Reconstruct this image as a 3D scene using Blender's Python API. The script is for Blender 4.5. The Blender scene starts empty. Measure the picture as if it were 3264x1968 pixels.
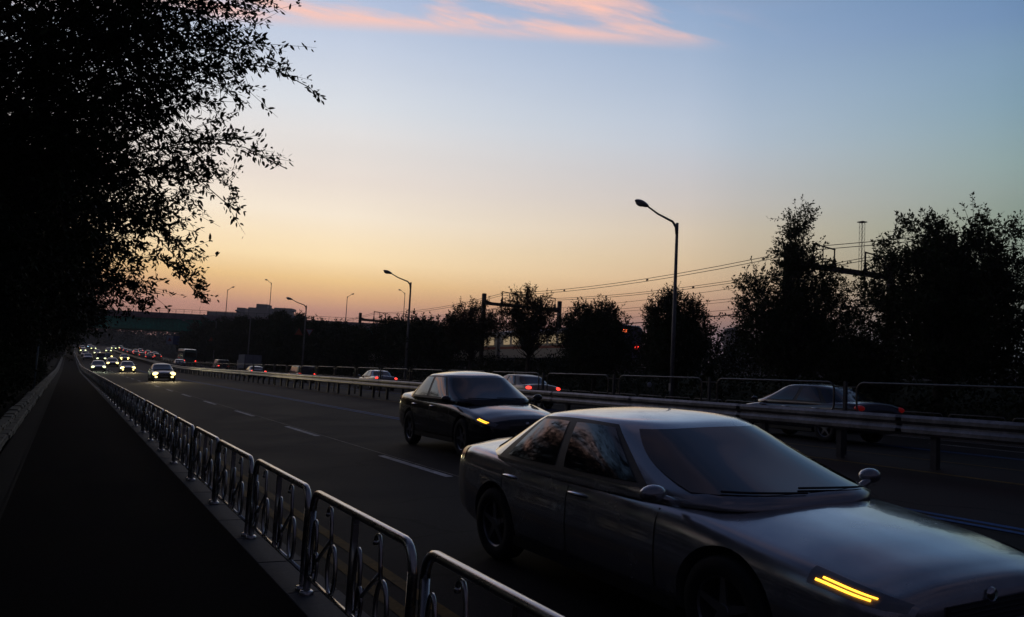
import bpy, bmesh, math, random
import numpy as np
from mathutils import Vector, Matrix
rng = np.random.default_rng(7)
random.seed(7)
D = bpy.data
SC = bpy.context.scene
COL = SC.collection
PI = math.pi
rad = math.radians

# ------------------------------------------------------------------ camera
cam_d = D.cameras.new('camera')
cam = D.objects.new('camera', cam_d); COL.objects.link(cam)
cam_d.sensor_width = 36.0
cam_d.lens = 36.0 * 2700 / 3264
cam_d.clip_start = 0.05
cam_d.clip_end = 20000
yaw, pitch, roll = rad(27.45), rad(4.9), rad(2.9)
fw = Vector((math.sin(yaw) * math.cos(pitch), math.cos(yaw) * math.cos(pitch), math.sin(pitch)))
rt = Vector((math.cos(yaw), -math.sin(yaw), 0))
up = rt.cross(fw)
r2 = rt * math.cos(roll) + up * math.sin(roll)
u2 = -rt * math.sin(roll) + up * math.cos(roll)
M = Matrix.Identity(4)
for i in range(3):
    M[i][0] = r2[i]; M[i][1] = u2[i]; M[i][2] = -fw[i]
M.translation = Vector((0, 0, 1.54))
cam.matrix_world = M
SC.camera = cam
SC.view_settings.view_transform = 'Standard'
SC.view_settings.look = 'None'
SC.view_settings.gamma = 1.0
SC.view_settings.exposure = 0.0
SC.view_settings.use_curve_mapping = False

# ------------------------------------------------------------------ sky at dusk
SUN_AZ = 11.0                      # degrees to the right of the road direction (+Y)
def lin(c):
    return tuple(((v / 255 / 12.92) if v / 255 <= 0.04045 else ((v / 255 + 0.055) / 1.055) ** 2.4) for v in c)
world = D.worlds.new('World'); SC.world = world; world.use_nodes = True
nt = world.node_tree; nt.nodes.clear()
def N(tree, kind, **kw):
    n = tree.nodes.new(kind)
    for k, v in kw.items(): setattr(n, k, v)
    return n
def L(tree, a, b): tree.links.new(a, b)
tc = N(nt, 'ShaderNodeTexCoord')
sep = N(nt, 'ShaderNodeSeparateXYZ'); L(nt, tc.outputs['Generated'], sep.inputs[0])
def ramp(tree, stops, fac):
    r = N(tree, 'ShaderNodeValToRGB'); r.color_ramp.interpolation = 'EASE' if False else 'LINEAR'
    el = r.color_ramp.elements
    while len(el) > 1: el.remove(el[-1])
    el[0].position = stops[0][0]; el[0].color = (*stops[0][1], 1)
    for p, c in stops[1:]:
        e = el.new(p); e.color = (*c, 1)
    L(tree, fac, r.inputs[0]); return r
Z = sep.outputs['Z']
glow = [(0, (150, 112, 104)), (.04, (160, 118, 110)), (.07, (190, 142, 126)), (.087, (220, 172, 129)), (.105, (239, 199, 141)), (.13, (253, 225, 179)), (.15, (252, 229, 192)),
        (.18, (247, 232, 211)), (.22, (235, 223, 213)), (.266, (227, 223, 221)), (.30, (216, 220, 226)), (.36, (196, 206, 224)), (.41, (174, 188, 215)), (.48, (132, 150, 186)), (.6, (74, 90, 126)), (1, (26, 34, 54))]
mid = [(0, (92, 80, 96)), (.045, (112, 98, 110)), (.067, (128, 107, 113)), (.085, (166, 127, 116)), (.103, (191, 152, 130)), (.124, (206, 173, 140)), (.149, (208, 184, 153)), (.18, (208, 191, 169)),
       (.212, (199, 191, 185)), (.246, (191, 191, 196)), (.28, (180, 190, 204)), (.33, (166, 182, 204)), (.41, (140, 165, 198)), (.48, (108, 132, 168)), (.6, (64, 82, 118)), (1, (25, 33, 53))]
side = [(0, (70, 78, 88)), (.06, (96, 104, 104)), (.11, (118, 126, 116)), (.186, (133, 148, 135)), (.215, (140, 156, 150)), (.245, (138, 160, 160)), (.30, (127, 156, 172)), (.35, (121, 151, 178)),
        (.38, (111, 141, 178)), (.45, (94, 126, 164)), (.62, (48, 66, 98)), (1, (24, 32, 52))]
east = [(0, (34, 34, 48)), (.1, (38, 38, 54)), (.25, (32, 38, 58)), (.6, (25, 33, 52)), (1, (24, 32, 52))]
rs = [ramp(nt, [(p, lin(c)) for p, c in t], Z) for t in (glow, mid, side, east)]
flat = N(nt, 'ShaderNodeVectorMath', operation='MULTIPLY'); L(nt, tc.outputs['Generated'], flat.inputs[0]); flat.inputs[1].default_value = (1, 1, 0)
nrm = N(nt, 'ShaderNodeVectorMath', operation='NORMALIZE'); L(nt, flat.outputs[0], nrm.inputs[0])
dot = N(nt, 'ShaderNodeVectorMath', operation='DOT_PRODUCT'); L(nt, nrm.outputs[0], dot.inputs[0])
dot.inputs[1].default_value = (math.sin(rad(SUN_AZ)), math.cos(rad(SUN_AZ)), 0)
acos = N(nt, 'ShaderNodeMath', operation='ARCCOSINE'); L(nt, dot.outputs['Value'], acos.inputs[0])
def fac(a, b):
    m = N(nt, 'ShaderNodeMapRange'); m.inputs['From Min'].default_value = rad(a); m.inputs['From Max'].default_value = rad(b)
    m.interpolation_type = 'LINEAR'; L(nt, acos.outputs[0], m.inputs['Value']); return m.outputs[0]
def mix(tree, f, a, b, mode='MIX'):
    m = N(tree, 'ShaderNodeMix', data_type='RGBA', blend_type=mode)
    if isinstance(f, (int, float)): m.inputs[0].default_value = f
    else: L(tree, f, m.inputs[0])
    for s, v in ((6, a), (7, b)):
        if isinstance(v, tuple): m.inputs[s].default_value = (*v[:3], 1)
        else: L(tree, v, m.inputs[s])
    return m.outputs[2]
c = mix(nt, fac(5, 32), rs[0].outputs[0], rs[1].outputs[0])
c = mix(nt, fac(28, 48), c, rs[2].outputs[0])
c = mix(nt, fac(46, 92), c, rs[3].outputs[0])
# high clouds lit pink from below the horizon, lying as thin streaks on a plane above the place
zc = N(nt, 'ShaderNodeMath', operation='MAXIMUM'); L(nt, Z, zc.inputs[0]); zc.inputs[1].default_value = 0.02
dv = N(nt, 'ShaderNodeVectorMath', operation='DIVIDE'); L(nt, tc.outputs['Generated'], dv.inputs[0])
cz = N(nt, 'ShaderNodeCombineXYZ')
for i in range(3): L(nt, zc.outputs[0], cz.inputs[i])
L(nt, cz.outputs[0], dv.inputs[1])
mp = N(nt, 'ShaderNodeMapping'); mp.inputs['Rotation'].default_value = (0, 0, rad(16)); mp.inputs['Scale'].default_value = (.75, 2.4, 1)
mp.inputs['Location'].default_value = (1.35, .35, 0)
L(nt, dv.outputs[0], mp.inputs[0])
n1 = N(nt, 'ShaderNodeTexNoise'); n1.inputs['Scale'].default_value = 1.5; n1.inputs['Detail'].default_value = 7; n1.inputs['Roughness'].default_value = .58
n1.inputs['Distortion'].default_value = .35; L(nt, mp.outputs[0], n1.inputs['Vector'])
# the bank of streaks begins at a height above the horizon that depends on where one looks
sp = N(nt, 'ShaderNodeSeparateXYZ'); L(nt, dv.outputs[0], sp.inputs[0])
edge = N(nt, 'ShaderNodeMath', operation='MULTIPLY_ADD'); L(nt, sp.outputs['X'], edge.inputs[0]); edge.inputs[1].default_value = .5; L(nt, sp.outputs['Y'], edge.inputs[2])
bank = N(nt, 'ShaderNodeMapRange'); bank.interpolation_type = 'SMOOTHSTEP'
L(nt, edge.outputs[0], bank.inputs['Value']); bank.inputs['From Min'].default_value = 2.73; bank.inputs['From Max'].default_value = 2.56
wane = N(nt, 'ShaderNodeMapRange'); wane.interpolation_type = 'SMOOTHSTEP'; L(nt, sp.outputs['X'], wane.inputs['Value'])
wane.inputs['From Min'].default_value = 1.75; wane.inputs['From Max'].default_value = 1.3; wane.inputs['To Min'].default_value = .06
dens = N(nt, 'ShaderNodeMapRange'); dens.interpolation_type = 'SMOOTHSTEP'; L(nt, n1.outputs[0], dens.inputs['Value'])
dens.inputs['From Min'].default_value = .42; dens.inputs['From Max'].default_value = .64
mm = N(nt, 'ShaderNodeMath', operation='MULTIPLY'); L(nt, bank.outputs[0], mm.inputs[0]); L(nt, dens.outputs[0], mm.inputs[1])
mm1 = N(nt, 'ShaderNodeMath', operation='MULTIPLY'); L(nt, mm.outputs[0], mm1.inputs[0]); L(nt, wane.outputs[0], mm1.inputs[1])
mm2 = N(nt, 'ShaderNodeMath', operation='MULTIPLY'); L(nt, mm1.outputs[0], mm2.inputs[0]); mm2.inputs[1].default_value = 1.0
high = N(nt, 'ShaderNodeMapRange'); high.interpolation_type = 'SMOOTHSTEP'; L(nt, sp.outputs['Y'], high.inputs['Value']); high.inputs['From Min'].default_value = 1.62; high.inputs['From Max'].default_value = 1.88; high.inputs['To Min'].default_value = .06
L(nt, high.outputs[0], mm2.inputs[1])
cloudc = mix(nt, fac(20, 70), lin((250, 196, 178)), lin((208, 176, 178)))
c = mix(nt, mm2.outputs[0], c, cloudc)
# faint uneven veil so the gradient is not perfectly clean
n2 = N(nt, 'ShaderNodeTexNoise'); n2.inputs['Scale'].default_value = 1.2; n2.inputs['Detail'].default_value = 4
mp2 = N(nt, 'ShaderNodeMapping'); mp2.inputs['Scale'].default_value = (1, 1, 9); L(nt, tc.outputs['Generated'], mp2.inputs[0]); L(nt, mp2.outputs[0], n2.inputs['Vector'])
veil = N(nt, 'ShaderNodeMapRange'); L(nt, n2.outputs[0], veil.inputs['Value']); veil.inputs['From Min'].default_value = .3; veil.inputs['From Max'].default_value = .7
veil.inputs['To Min'].default_value = .965; veil.inputs['To Max'].default_value = 1.03
vz = N(nt, 'ShaderNodeCombineXYZ')
for i in range(3): L(nt, veil.outputs[0], vz.inputs[i])
c = mix(nt, 1.0, c, vz.outputs[0], 'MULTIPLY')
sky = N(nt, 'ShaderNodeTexSky', sky_type='NISHITA'); sky.sun_disc = False
sky.sun_elevation = rad(1.0); sky.sun_rotation = rad(SUN_AZ)
skys = mix(nt, 1.0, sky.outputs[0], (.0008, .0008, .0008), 'MULTIPLY')
c = mix(nt, 1.0, c, skys, 'ADD')
bg = N(nt, 'ShaderNodeBackground'); L(nt, c, bg.inputs[0]); bg.inputs[1].default_value = 1.075
wo = N(nt, 'ShaderNodeOutputWorld'); L(nt, bg.outputs[0], wo.inputs[0])

sun_d = D.lights.new('sun', 'SUN'); sun = D.objects.new('sun', sun_d); COL.objects.link(sun)
sun_d.energy = 0.06; sun_d.angle = rad(4); sun_d.color = (1, .62, .38)
sdir = Vector((math.sin(rad(SUN_AZ)), math.cos(rad(SUN_AZ)), math.tan(rad(2.0)))).normalized()
sun.rotation_euler = sdir.to_track_quat('Z', 'Y').to_euler()

# ------------------------------------------------------------------ materials
MATS = {}
def mat(name, color, rough=.6, metal=0., noise=None, bump=None, emit=None, spec=.5, coat=0., cracks=False, coords='Object'):
    if name in MATS: return MATS[name]
    m = D.materials.new(name); m.use_nodes = True; t = m.node_tree
    b = t.nodes['Principled BSDF']
    b.inputs['Base Color'].default_value = (*color, 1)
    b.inputs['Roughness'].default_value = rough; b.inputs['Metallic'].default_value = metal
    b.inputs['Specular IOR Level'].default_value = spec
    if coat: b.inputs['Coat Weight'].default_value = coat; b.inputs['Coat Roughness'].default_value = .04
    if emit: b.inputs['Emission Color'].default_value = (*emit[0], 1); b.inputs['Emission Strength'].default_value = emit[1]
    co = N(t, 'ShaderNodeTexCoord')
    if noise:                                   # (scale, amount, second scale)
        a = N(t, 'ShaderNodeTexNoise'); a.inputs['Scale'].default_value = noise[0]; a.inputs['Detail'].default_value = 6; a.inputs['Roughness'].default_value = .65
        L(t, co.outputs[coords], a.inputs['Vector'])
        mr = N(t, 'ShaderNodeMapRange'); L(t, a.outputs[0], mr.inputs['Value']); mr.inputs['From Min'].default_value = .3; mr.inputs['From Max'].default_value = .7
        mr.inputs['To Min'].default_value = 1 - noise[1]; mr.inputs['To Max'].default_value = 1 + noise[1]
        v = mr.outputs[0]
        if len(noise) > 2:
            a2 = N(t, 'ShaderNodeTexNoise'); a2.inputs['Scale'].default_value = noise[2]; a2.inputs['Detail'].default_value = 3
            L(t, co.outputs[coords], a2.inputs['Vector'])
            mr2 = N(t, 'ShaderNodeMapRange'); L(t, a2.outputs[0], mr2.inputs['Value']); mr2.inputs['From Min'].default_value = .3; mr2.inputs['From Max'].default_value = .7
            mr2.inputs['To Min'].default_value = 1 - noise[1]; mr2.inputs['To Max'].default_value = 1 + noise[1]
            mu = N(t, 'ShaderNodeMath', operation='MULTIPLY'); L(t, v, mu.inputs[0]); L(t, mr2.outputs[0], mu.inputs[1]); v = mu.outputs[0]
            rr = N(t, 'ShaderNodeMapRange'); L(t, a2.outputs[0], rr.inputs['Value']); rr.inputs['From Min'].default_value = .3; rr.inputs['From Max'].default_value = .7
            rr.inputs['To Min'].default_value = max(rough - .06, .03); rr.inputs['To Max'].default_value = min(rough + .06, 1)
            L(t, rr.outputs[0], b.inputs['Roughness'])
        cb = N(t, 'ShaderNodeCombineXYZ')
        for i in range(3): L(t, v, cb.inputs[i])
        col = mix(t, 1.0, tuple(color), cb.outputs[0], 'MULTIPLY')
        if cracks:
            vo = N(t, 'ShaderNodeTexVoronoi', feature='DISTANCE_TO_EDGE'); vo.inputs['Scale'].default_value = .33
            wv = N(t, 'ShaderNodeTexNoise'); wv.inputs['Scale'].default_value = 1.3; wv.inputs['Detail'].default_value = 5; L(t, co.outputs[coords], wv.inputs['Vector'])
            ad = N(t, 'ShaderNodeVectorMath', operation='MULTIPLY_ADD'); L(t, wv.outputs[1], ad.inputs[0]); ad.inputs[1].default_value = (1.1, 1.1, 0)
            L(t, co.outputs[coords], ad.inputs[2]); L(t, ad.outputs[0], vo.inputs['Vector'])
            th = N(t, 'ShaderNodeMapRange'); L(t, vo.outputs['Distance'], th.inputs['Value']); th.inputs['From Min'].default_value = .004; th.inputs['From Max'].default_value = .012
            th.inputs['To Min'].default_value = .45
            cc = N(t, 'ShaderNodeCombineXYZ')
            for i in range(3): L(t, th.outputs[0], cc.inputs[i])
            col = mix(t, 1.0, col, cc.outputs[0], 'MULTIPLY')
        L(t, col, b.inputs['Base Color'])
    if bump:                                    # (scale, strength, distance)
        bn = N(t, 'ShaderNodeTexNoise'); bn.inputs['Scale'].default_value = bump[0]; bn.inputs['Detail'].default_value = 4
        L(t, co.outputs[coords], bn.inputs['Vector'])
        bp = N(t, 'ShaderNodeBump'); bp.inputs['Strength'].default_value = bump[1]; bp.inputs['Distance'].default_value = bump[2]
        L(t, bn.outputs[0], bp.inputs['Height']); L(t, bp.outputs[0], b.inputs['Normal'])
    MATS[name] = m; return m

asphalt = mat('asphalt', (.016, .0148, .0168), .80, spec=.07, noise=(55, .6, .5), bump=(90, .35, .01), cracks=True)
asphalt_bus = mat('reddish_asphalt', (.027, .0175, .0185), .80, spec=.08, noise=(40, .3, .6), bump=(90, .35, .01), cracks=True)
asphalt_path = mat('path_asphalt', (.008, .007, .009), .95, spec=.02, noise=(30, .4, .7), bump=(70, .5, .01))
paving = mat('paving', (.016, .016, .015), .9, spec=.1, noise=(14, .35, 1.2), bump=(50, .4, .01))
concrete = mat('kerb_concrete', (.075, .073, .074), .85, noise=(18, .25, 1.5), bump=(60, .4, .005))
stone = mat('kerb_stone', (.22, .20, .15), .9, noise=(4, .10, 1.2), bump=(25, .25, .005))
soil = mat('soil', (.014, .013, .009), 1, spec=.05, noise=(3, .5, .4), bump=(5, .6, .05))
grass_m = mat('rough_grass', (.014, .020, .008), 1, spec=.05, noise=(2, .5, .2), bump=(6, .7, .06))
paint_w = mat('white_road_paint', (.42, .42, .43), .7, spec=.08, noise=(14, .45, 1.1), bump=(90, .3, .005))
paint_y = mat('yellow_road_paint', (.15, .088, .022), .75, spec=.05, noise=(14, .4, 1.3), bump=(90, .3, .005))
paint_b = mat('blue_road_paint', (.035, .10, .27), .7, spec=.06, noise=(14, .35, 1.1), bump=(90, .3, .005))
steel = mat('brushed_steel', (.60, .57, .54), .29, 1.0, noise=(25, .10, 3), bump=(160, .05, .002))
galv = mat('galvanised_steel', (.20, .20, .22), .46, .75, noise=(9, .3, 2), bump=(40, .15, .004))
hoop_m = mat('dull_hoop_steel', (.085, .08, .08), .42, .8, noise=(9, .3, 2))
darkgalv = mat('weathered_post_steel', (.06, .06, .066), .6, .4, noise=(9, .3, 2))
pole_m = mat('lamp_pole_paint', (.22, .22, .23), .5, .3, noise=(6, .25, 1))
head_m = mat('lamp_head_metal', (.35, .36, .38), .35, .5, noise=(8, .15))
lens_m = mat('lamp_lens', (.5, .5, .48), .15, noise=(8, .1))
bark = mat('bark', (.045, .035, .026), .95, noise=(14, .4, 3), bump=(25, .8, .02))
leaf_near = mat('leaf_green', (.028, .038, .012), .6, spec=.08, noise=(.9, .35))
leaf_mid = mat('leaf_dull_green', (.034, .048, .018), .65, spec=.08, noise=(.5, .4))
leaf_rust = mat('leaf_olive', (.055, .045, .018), .65, spec=.08, noise=(.6, .4))
leaf_under = mat('undergrowth_green', (.022, .030, .010), .8, spec=.08, noise=(.4, .5))
girder_m = mat('green_girder_paint', (.03, .42, .28), .6, noise=(.25, .25, 2))
parapet_m = mat('parapet_concrete', (.30, .23, .25), .85, noise=(.35, .25, 2))
gantry_m = mat('gantry_steel', (.06, .045, .045), .7, noise=(4, .3))
wire_m = mat('wire', (.04, .03, .03), .6, noise=(4, .2))
bld_m = mat('hill_building_wall', (.20, .18, .21), .9, noise=(.05, .12))
bldwin_m = mat('hill_building_glass', (.10, .10, .13), .3, noise=(.05, .1))
rubber = mat('tyre_rubber', (.012, .012, .013), .85, noise=(20, .2))
rim_m = mat('alloy_rim', (.28, .28, .30), .35, .8, noise=(8, .1))
glass_m = mat('tinted_glass', (.010, .011, .014), .04, noise=(1, .1), spec=.8)
glass_lit = mat('side_glass', (.014, .013, .014), .05, noise=(1, .1), spec=.9)
trim_m = mat('black_trim', (.012, .012, .013), .5, noise=(8, .1))
chrome = mat('chrome', (.6, .6, .62), .15, 1.0, noise=(8, .05))
lens_clear = mat('headlamp_lens', (.22, .23, .25), .08, noise=(6, .1), coat=.5)
lens_red = mat('tail_lens', (.18, .01, .01), .15, noise=(6, .1))
plate_m = mat('number_plate', (.35, .35, .36), .5, noise=(6, .1))
amber_on = mat('amber_lamp_lit', (.8, .3, .02), .3, emit=((1, .42, .03), 4.0))
amber_dim = mat('amber_lamp_weak', (.8, .3, .02), .3, emit=((1, .38, .04), 1.2))
warm_on = mat('warm_headlamp_lit', (.9, .8, .5), .3, emit=((1, .78, .27), 3.6))
cool_on = mat('cool_headlamp_lit', (.9, .9, .8), .3, emit=((.93, 1, .55), 2.0))
green_on = mat('far_headlamp_lit', (.9, .9, .6), .3, emit=((.85, .95, .42), 3.2))
blue_on = mat('bluish_lamp_lit', (.4, .7, .9), .3, emit=((.35, .7, .95), 1.6))
red_on = mat('red_tail_lamp_lit', (.8, .05, .03), .3, emit=((1, .045, .03), 2.6))
red_dim = mat('red_tail_lamp_weak', (.10, .01, .01), .3, emit=((1, .03, .03), .04))
white_p = mat('silver_white_paint', (.38, .38, .395), .22, .72, noise=(2, .05, 5), coat=.8)
black_p = mat('black_paint', (.020, .018, .020), .2, .2, noise=(2, .08, 5), coat=.9)
grey_p = mat('grey_paint', (.14, .14, .155), .3, .4, noise=(2, .08), coat=.5)
silver_p = mat('silver_paint', (.34, .34, .36), .3, .5, noise=(2, .08), coat=.5)
beige_p = mat('beige_paint', (.45, .38, .28), .3, .2, noise=(2, .08), coat=.5)
dark_p = mat('dark_blue_paint', (.03, .03, .045), .25, .3, noise=(2, .08), coat=.8)
teal_p = mat('teal_bus_paint', (.02, .10, .11), .35, .0, noise=(2, .08), coat=.4)
box_p = mat('truck_box_panel', (.30, .33, .38), .6, .1, noise=(2, .12))
cream_p = mat('cream_coach_paint', (.58, .50, .38), .45, noise=(.7, .08))
redstripe_p = mat('red_stripe_paint', (.36, .05, .03), .45, noise=(1, .1))
violet_p = mat('train_end_paint', (.12, .11, .17), .4, noise=(.7, .1))
win_lit = mat('lit_coach_window', (.4, .36, .25), .3, emit=((.85, .62, .36), .30))
win_green = mat('green_lit_coach_window', (.3, .36, .25), .3, emit=((.35, .62, .36), .22))
sign_w = mat('sign_white', (.45, .47, .55), .5, noise=(3, .1))
sign_b = mat('sign_blue', (.02, .06, .22), .5, noise=(3, .1))
sign_o = mat('sign_orange', (.42, .10, .02), .5, noise=(3, .1))
sign_r = mat('sign_red', (.30, .03, .03), .5, noise=(3, .1))
ballast = mat('ballast', (.06, .05, .045), .95, noise=(12, .4), bump=(20, .8, .03))
farleaf = mat('far_wood_green', (.035, .045, .035), .9, noise=(.05, .4))

# ------------------------------------------------------------------ mesh helpers
class MB:
    def __init__(s): s.v = []; s.f = []; s.n = 0
    def add(s, V, F):
        s.v.append(np.asarray(V, float).reshape(-1, 3)); s.f += [tuple(i + s.n for i in f) for f in F]; s.n += len(s.v[-1]); return s
    def box(s, x0, x1, y0, y1, z0, z1):
        V = [(x, y, z) for x in (x0, x1) for y in (y0, y1) for z in (z0, z1)]
        return s.add(V, [(0, 1, 3, 2), (4, 6, 7, 5), (0, 4, 5, 1), (2, 3, 7, 6), (0, 2, 6, 4), (1, 5, 7, 3)])
    def tube(s, pts, r, n=8, cap=True, squash=None):
        pts = [Vector(p) for p in pts]; k = len(pts)
        rr = [r] * k if isinstance(r, (int, float)) else list(r)
        V = []; a = None
        for i in range(k):
            d = (pts[min(i + 1, k - 1)] - pts[max(i - 1, 0)])
            if d.length < 1e-9: d = Vector((0, 0, 1))
            d.normalize()
            if a is None:
                a = d.orthogonal().normalized()
            else:
                a = (a - d * a.dot(d))
                a = a.normalized() if a.length > 1e-6 else d.orthogonal().normalized()
            b = d.cross(a)
            for j in range(n):
                th = 2 * PI * j / n
                V.append(pts[i] + (a * math.cos(th) + b * math.sin(th)) * rr[i])
        F = [(i * n + j, i * n + (j + 1) % n, (i + 1) * n + (j + 1) % n, (i + 1) * n + j) for i in range(k - 1) for j in range(n)]
        if cap: F += [tuple(range(n))[::-1], tuple((k - 1) * n + j for j in range(n))]
        return s.add([tuple(v) for v in V], F)
    def lathe(s, prof, n=24, axis='z', c=(0, 0, 0)):
        V = []
        for (r, h) in prof:
            for j in range(n):
                t = 2 * PI * j / n; a, b = r * math.cos(t), r * math.sin(t)
                p = {'z': (a, b, h), 'y': (a, h, b), 'x': (h, a, b)}[axis]
                V.append((p[0] + c[0], p[1] + c[1], p[2] + c[2]))
        k = len(prof)
        F = [(i * n + j, i * n + (j + 1) % n, (i + 1) * n + (j + 1) % n, (i + 1) * n + j) for i in range(k - 1) for j in range(n)]
        return s.add(V, F)
    def blob(s, c, r, nu=14, nv=8):
        V = []; F = []
        for i in range(nv + 1):
            ph = PI * i / nv - PI / 2
            for j in range(nu):
                t = 2 * PI * j / nu
                V.append((c[0] + r[0] * math.cos(ph) * math.cos(t), c[1] + r[1] * math.cos(ph) * math.sin(t), c[2] + r[2] * math.sin(ph)))
        F = [(i * nu + j, i * nu + (j + 1) % nu, (i + 1) * nu + (j + 1) % nu, (i + 1) * nu + j) for i in range(nv) for j in range(nu)]
        return s.add(V, F)
    def grid(s, P, flip=False):                 # P[i][j] -> points
        a, b = len(P), len(P[0])
        V = [p for row in P for p in row]
        F = [(i * b + j, i * b + j + 1, (i + 1) * b + j + 1, (i + 1) * b + j) for i in range(a - 1) for j in range(b - 1)]
        if flip: F = [f[::-1] for f in F]
        return s.add(V, F)
    def mesh(s, name, m, smooth=False):
        me = D.meshes.new(name)
        V = np.concatenate(s.v) if s.v else np.zeros((0, 3))
        me.from_pydata(V.tolist(), [], s.f); me.materials.append(m)
        if smooth: me.shade_smooth()
        me.update(); return me
    def build(s, name, m, parent=None, smooth=False, loc=None):
        return link(name, s.mesh(name, m, smooth), parent, loc)
def link(name, me, parent=None, loc=None):
    o = D.objects.new(name, me); COL.objects.link(o)
    if parent: o.parent = parent
    if loc is not None: o.location = loc
    return o
def tag(o, label=None, cat=None, group=None, kind=None):
    if label: o['label'] = label
    if cat: o['category'] = cat
    if group: o['group'] = group
    if kind: o['kind'] = kind
    return o
def thing(name, label, cat, loc=(0, 0, 0), rz=0, group=None):
    o = D.objects.new(name, None); COL.objects.link(o); o.location = loc; o.rotation_euler = (0, 0, rz)
    o.empty_display_size = .2
    return tag(o, label, cat, group)
def kids(o): return list(KIDS.get(o.name, [])) or [c for c in o.children]
KIDS = {}
def copy_tree(o, parent=None, table=None):
    table = table if table is not None else childmap(o)
    c2 = o.copy(); COL.objects.link(c2); c2.parent = parent
    for ch in table[o.name]: copy_tree(ch, c2, table)
    return c2
def childmap(o):
    t = {}
    def go(a):
        t[a.name] = list(a.children)
        for b in a.children: go(b)
    go(o); return t
def quads_mesh(name, V, F, m):                  # big leaf meshes, all polygons with the same corner count
    me = D.meshes.new(name); k = F.shape[1]
    me.vertices.add(len(V)); me.vertices.foreach_set('co', V.astype(np.float32).ravel())
    me.loops.add(F.size); me.loops.foreach_set('vertex_index', F.astype(np.int32).ravel())
    me.polygons.add(len(F)); me.polygons.foreach_set('loop_start', np.arange(0, F.size, k, dtype=np.int32))
    me.update(calc_edges=True); me.materials.append(m); return me

# ------------------------------------------------------------------ the lie of the land
def rise(Y):                                    # the road climbs beyond the bend
    s = max(0.0, Y - 108.0)
    s = s - 12 * (1 - math.exp(-s / 12))
    s = min(s, 420)
    return .0165 * s + .000028 * s * s * (1 if s < 300 else 300 / s)
KIN, KOUT = 1.47, 1.85
def zx(X):
    if X < -.98: 
        d = -.98 - X
        return .16 + min(d, 1.2) * .12 + max(0, min(d - 1.2, 6.0)) * .42  # bank slope added to block low sky light from the left
    if X < KOUT: return 0.0
    if X < 13.9: return -.14 + .05 * (X - KOUT)
    if X < 14.0: return .4625
    if X < 24.0: return .4625 - .004 * (X - 14)
    if X < 26.2: return .56
    if X < 34.5: return .56 + (X - 26.2) / 8.3 * 1.94
    if X < 47: return 2.5
    if X < 56: return 2.5 - (X - 47) / 9 * 1.4
    return 1.1
def follow(X):
    if X < 25: return 1.0
    if X < 60: return max(0, 1 - (X - 25) / 9.0) * 1.0
    return 0.0
def gz(X, Y):
    return zx(X) + rise(Y) * follow(X)
YS = [-12, -6, 0, 4, 8, 12, 16, 20, 26, 32, 40, 50, 60, 72, 84, 96, 104, 110, 116, 122, 128, 136, 144, 152, 160, 170, 180, 190, 200, 215, 230, 245, 260, 280, 300, 320, 350, 400, 460, 528]
def strip(name, m, x0, x1, dz=0.0, ys=YS, nx=2, kind='structure', parent=None, z0=None):
    xs = np.linspace(x0, x1, nx)
    b = MB().grid([[(x, y, (zx(min(max(x, x0 + 1e-4), x1 - 1e-4)) if z0 is None else z0) + rise(y) * follow(x) + dz) for x in xs] for y in ys], flip=True)
    o = b.build(name, m, parent)
    if parent is None: tag(o, kind=kind)
    return o
# ground far and wide, to the horizon (below everything else)
xs = [-1800, -900, -400, -120, -40, -20, -12, -8.2, -7, -5, -3.5, -2.2, -1.6, -1.1, -.7, 1.6, 13.95, 24.1, 26.2, 30, 34.5, 47, 56, 90, 200, 600, 1200, 1800]
def ground_z(X, Y):
    if X < -8.2: z = zx(-8.2) + rise(Y)
    elif -1.1 <= X <= 24.1: z = min(zx(X), 0) - .5 + rise(Y)
    else: z = gz(X, Y) - (.02 if X < 0 else .03)
    if Y > 530 or abs(X) > 500: z = max(z, rise(528)) if Y > 530 and X < 200 else z
    return z
g = MB().grid([[(x, y, ground_z(x, y)) for x in xs] for y in [-600, -200, -60] + YS + [560, 800, 1600, 2600]], flip=True)
tag(g.build('ground', soil), kind='structure')
tag(strip('verge_slope', grass_m, 26.2, 34.5, .01, nx=6), kind='structure')
strip('footpath', asphalt_path, -.44, KIN, 0.004)
strip('paved_verge', paving, -.80, -.44, 0.0)
road = strip('road', asphalt, KOUT, 8.95, 0.0, nx=3)
strip('bus_lane', asphalt_bus, 8.95, 13.9, 0.0, nx=2, parent=road)
far_road = strip('far_carriageway', asphalt, 13.9, 24.0, 0.0, nx=3)
tag(far_road, kind='structure')
strip('far_pavement', paving, 24.28, 26.2, .006)
# thin joint line between path and paved verge
strip('path_edge', paving, -.455, -.425, .012)
# kerb of the near road: single stones close by, one long piece beyond
kerb = tag(D.objects.new('kerb', None), kind='structure'); COL.objects.link(kerb)
km = MB().box(KIN, KOUT, 0.006, .994, -.30, 0.004).mesh('kerb_block', concrete)
km2 = None
bm = bmesh.new(); bm.from_mesh(km); bmesh.ops.bevel(bm, geom=[e for e in bm.edges], offset=.008, segments=1, affect='EDGES'); bm.to_mesh(km); bm.free()
for i in range(-2, 42):
    o = link('kerb_block', km, kerb, (0, i, random.uniform(-.002, .002)))
b = MB(); ys = [y for y in np.arange(42, 330, 6)]
for i in range(len(ys) - 1):
    P = [[(KIN, y, rise(y) - .3), (KIN, y, rise(y) + .004), (KOUT, y, rise(y) + .004), (KOUT, y, rise(y) - .3)] for y in (ys[i], ys[i + 1] - .02)]
    b.grid(P)
tag(b.build('kerb_run', concrete, kerb), kind='stuff')
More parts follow.
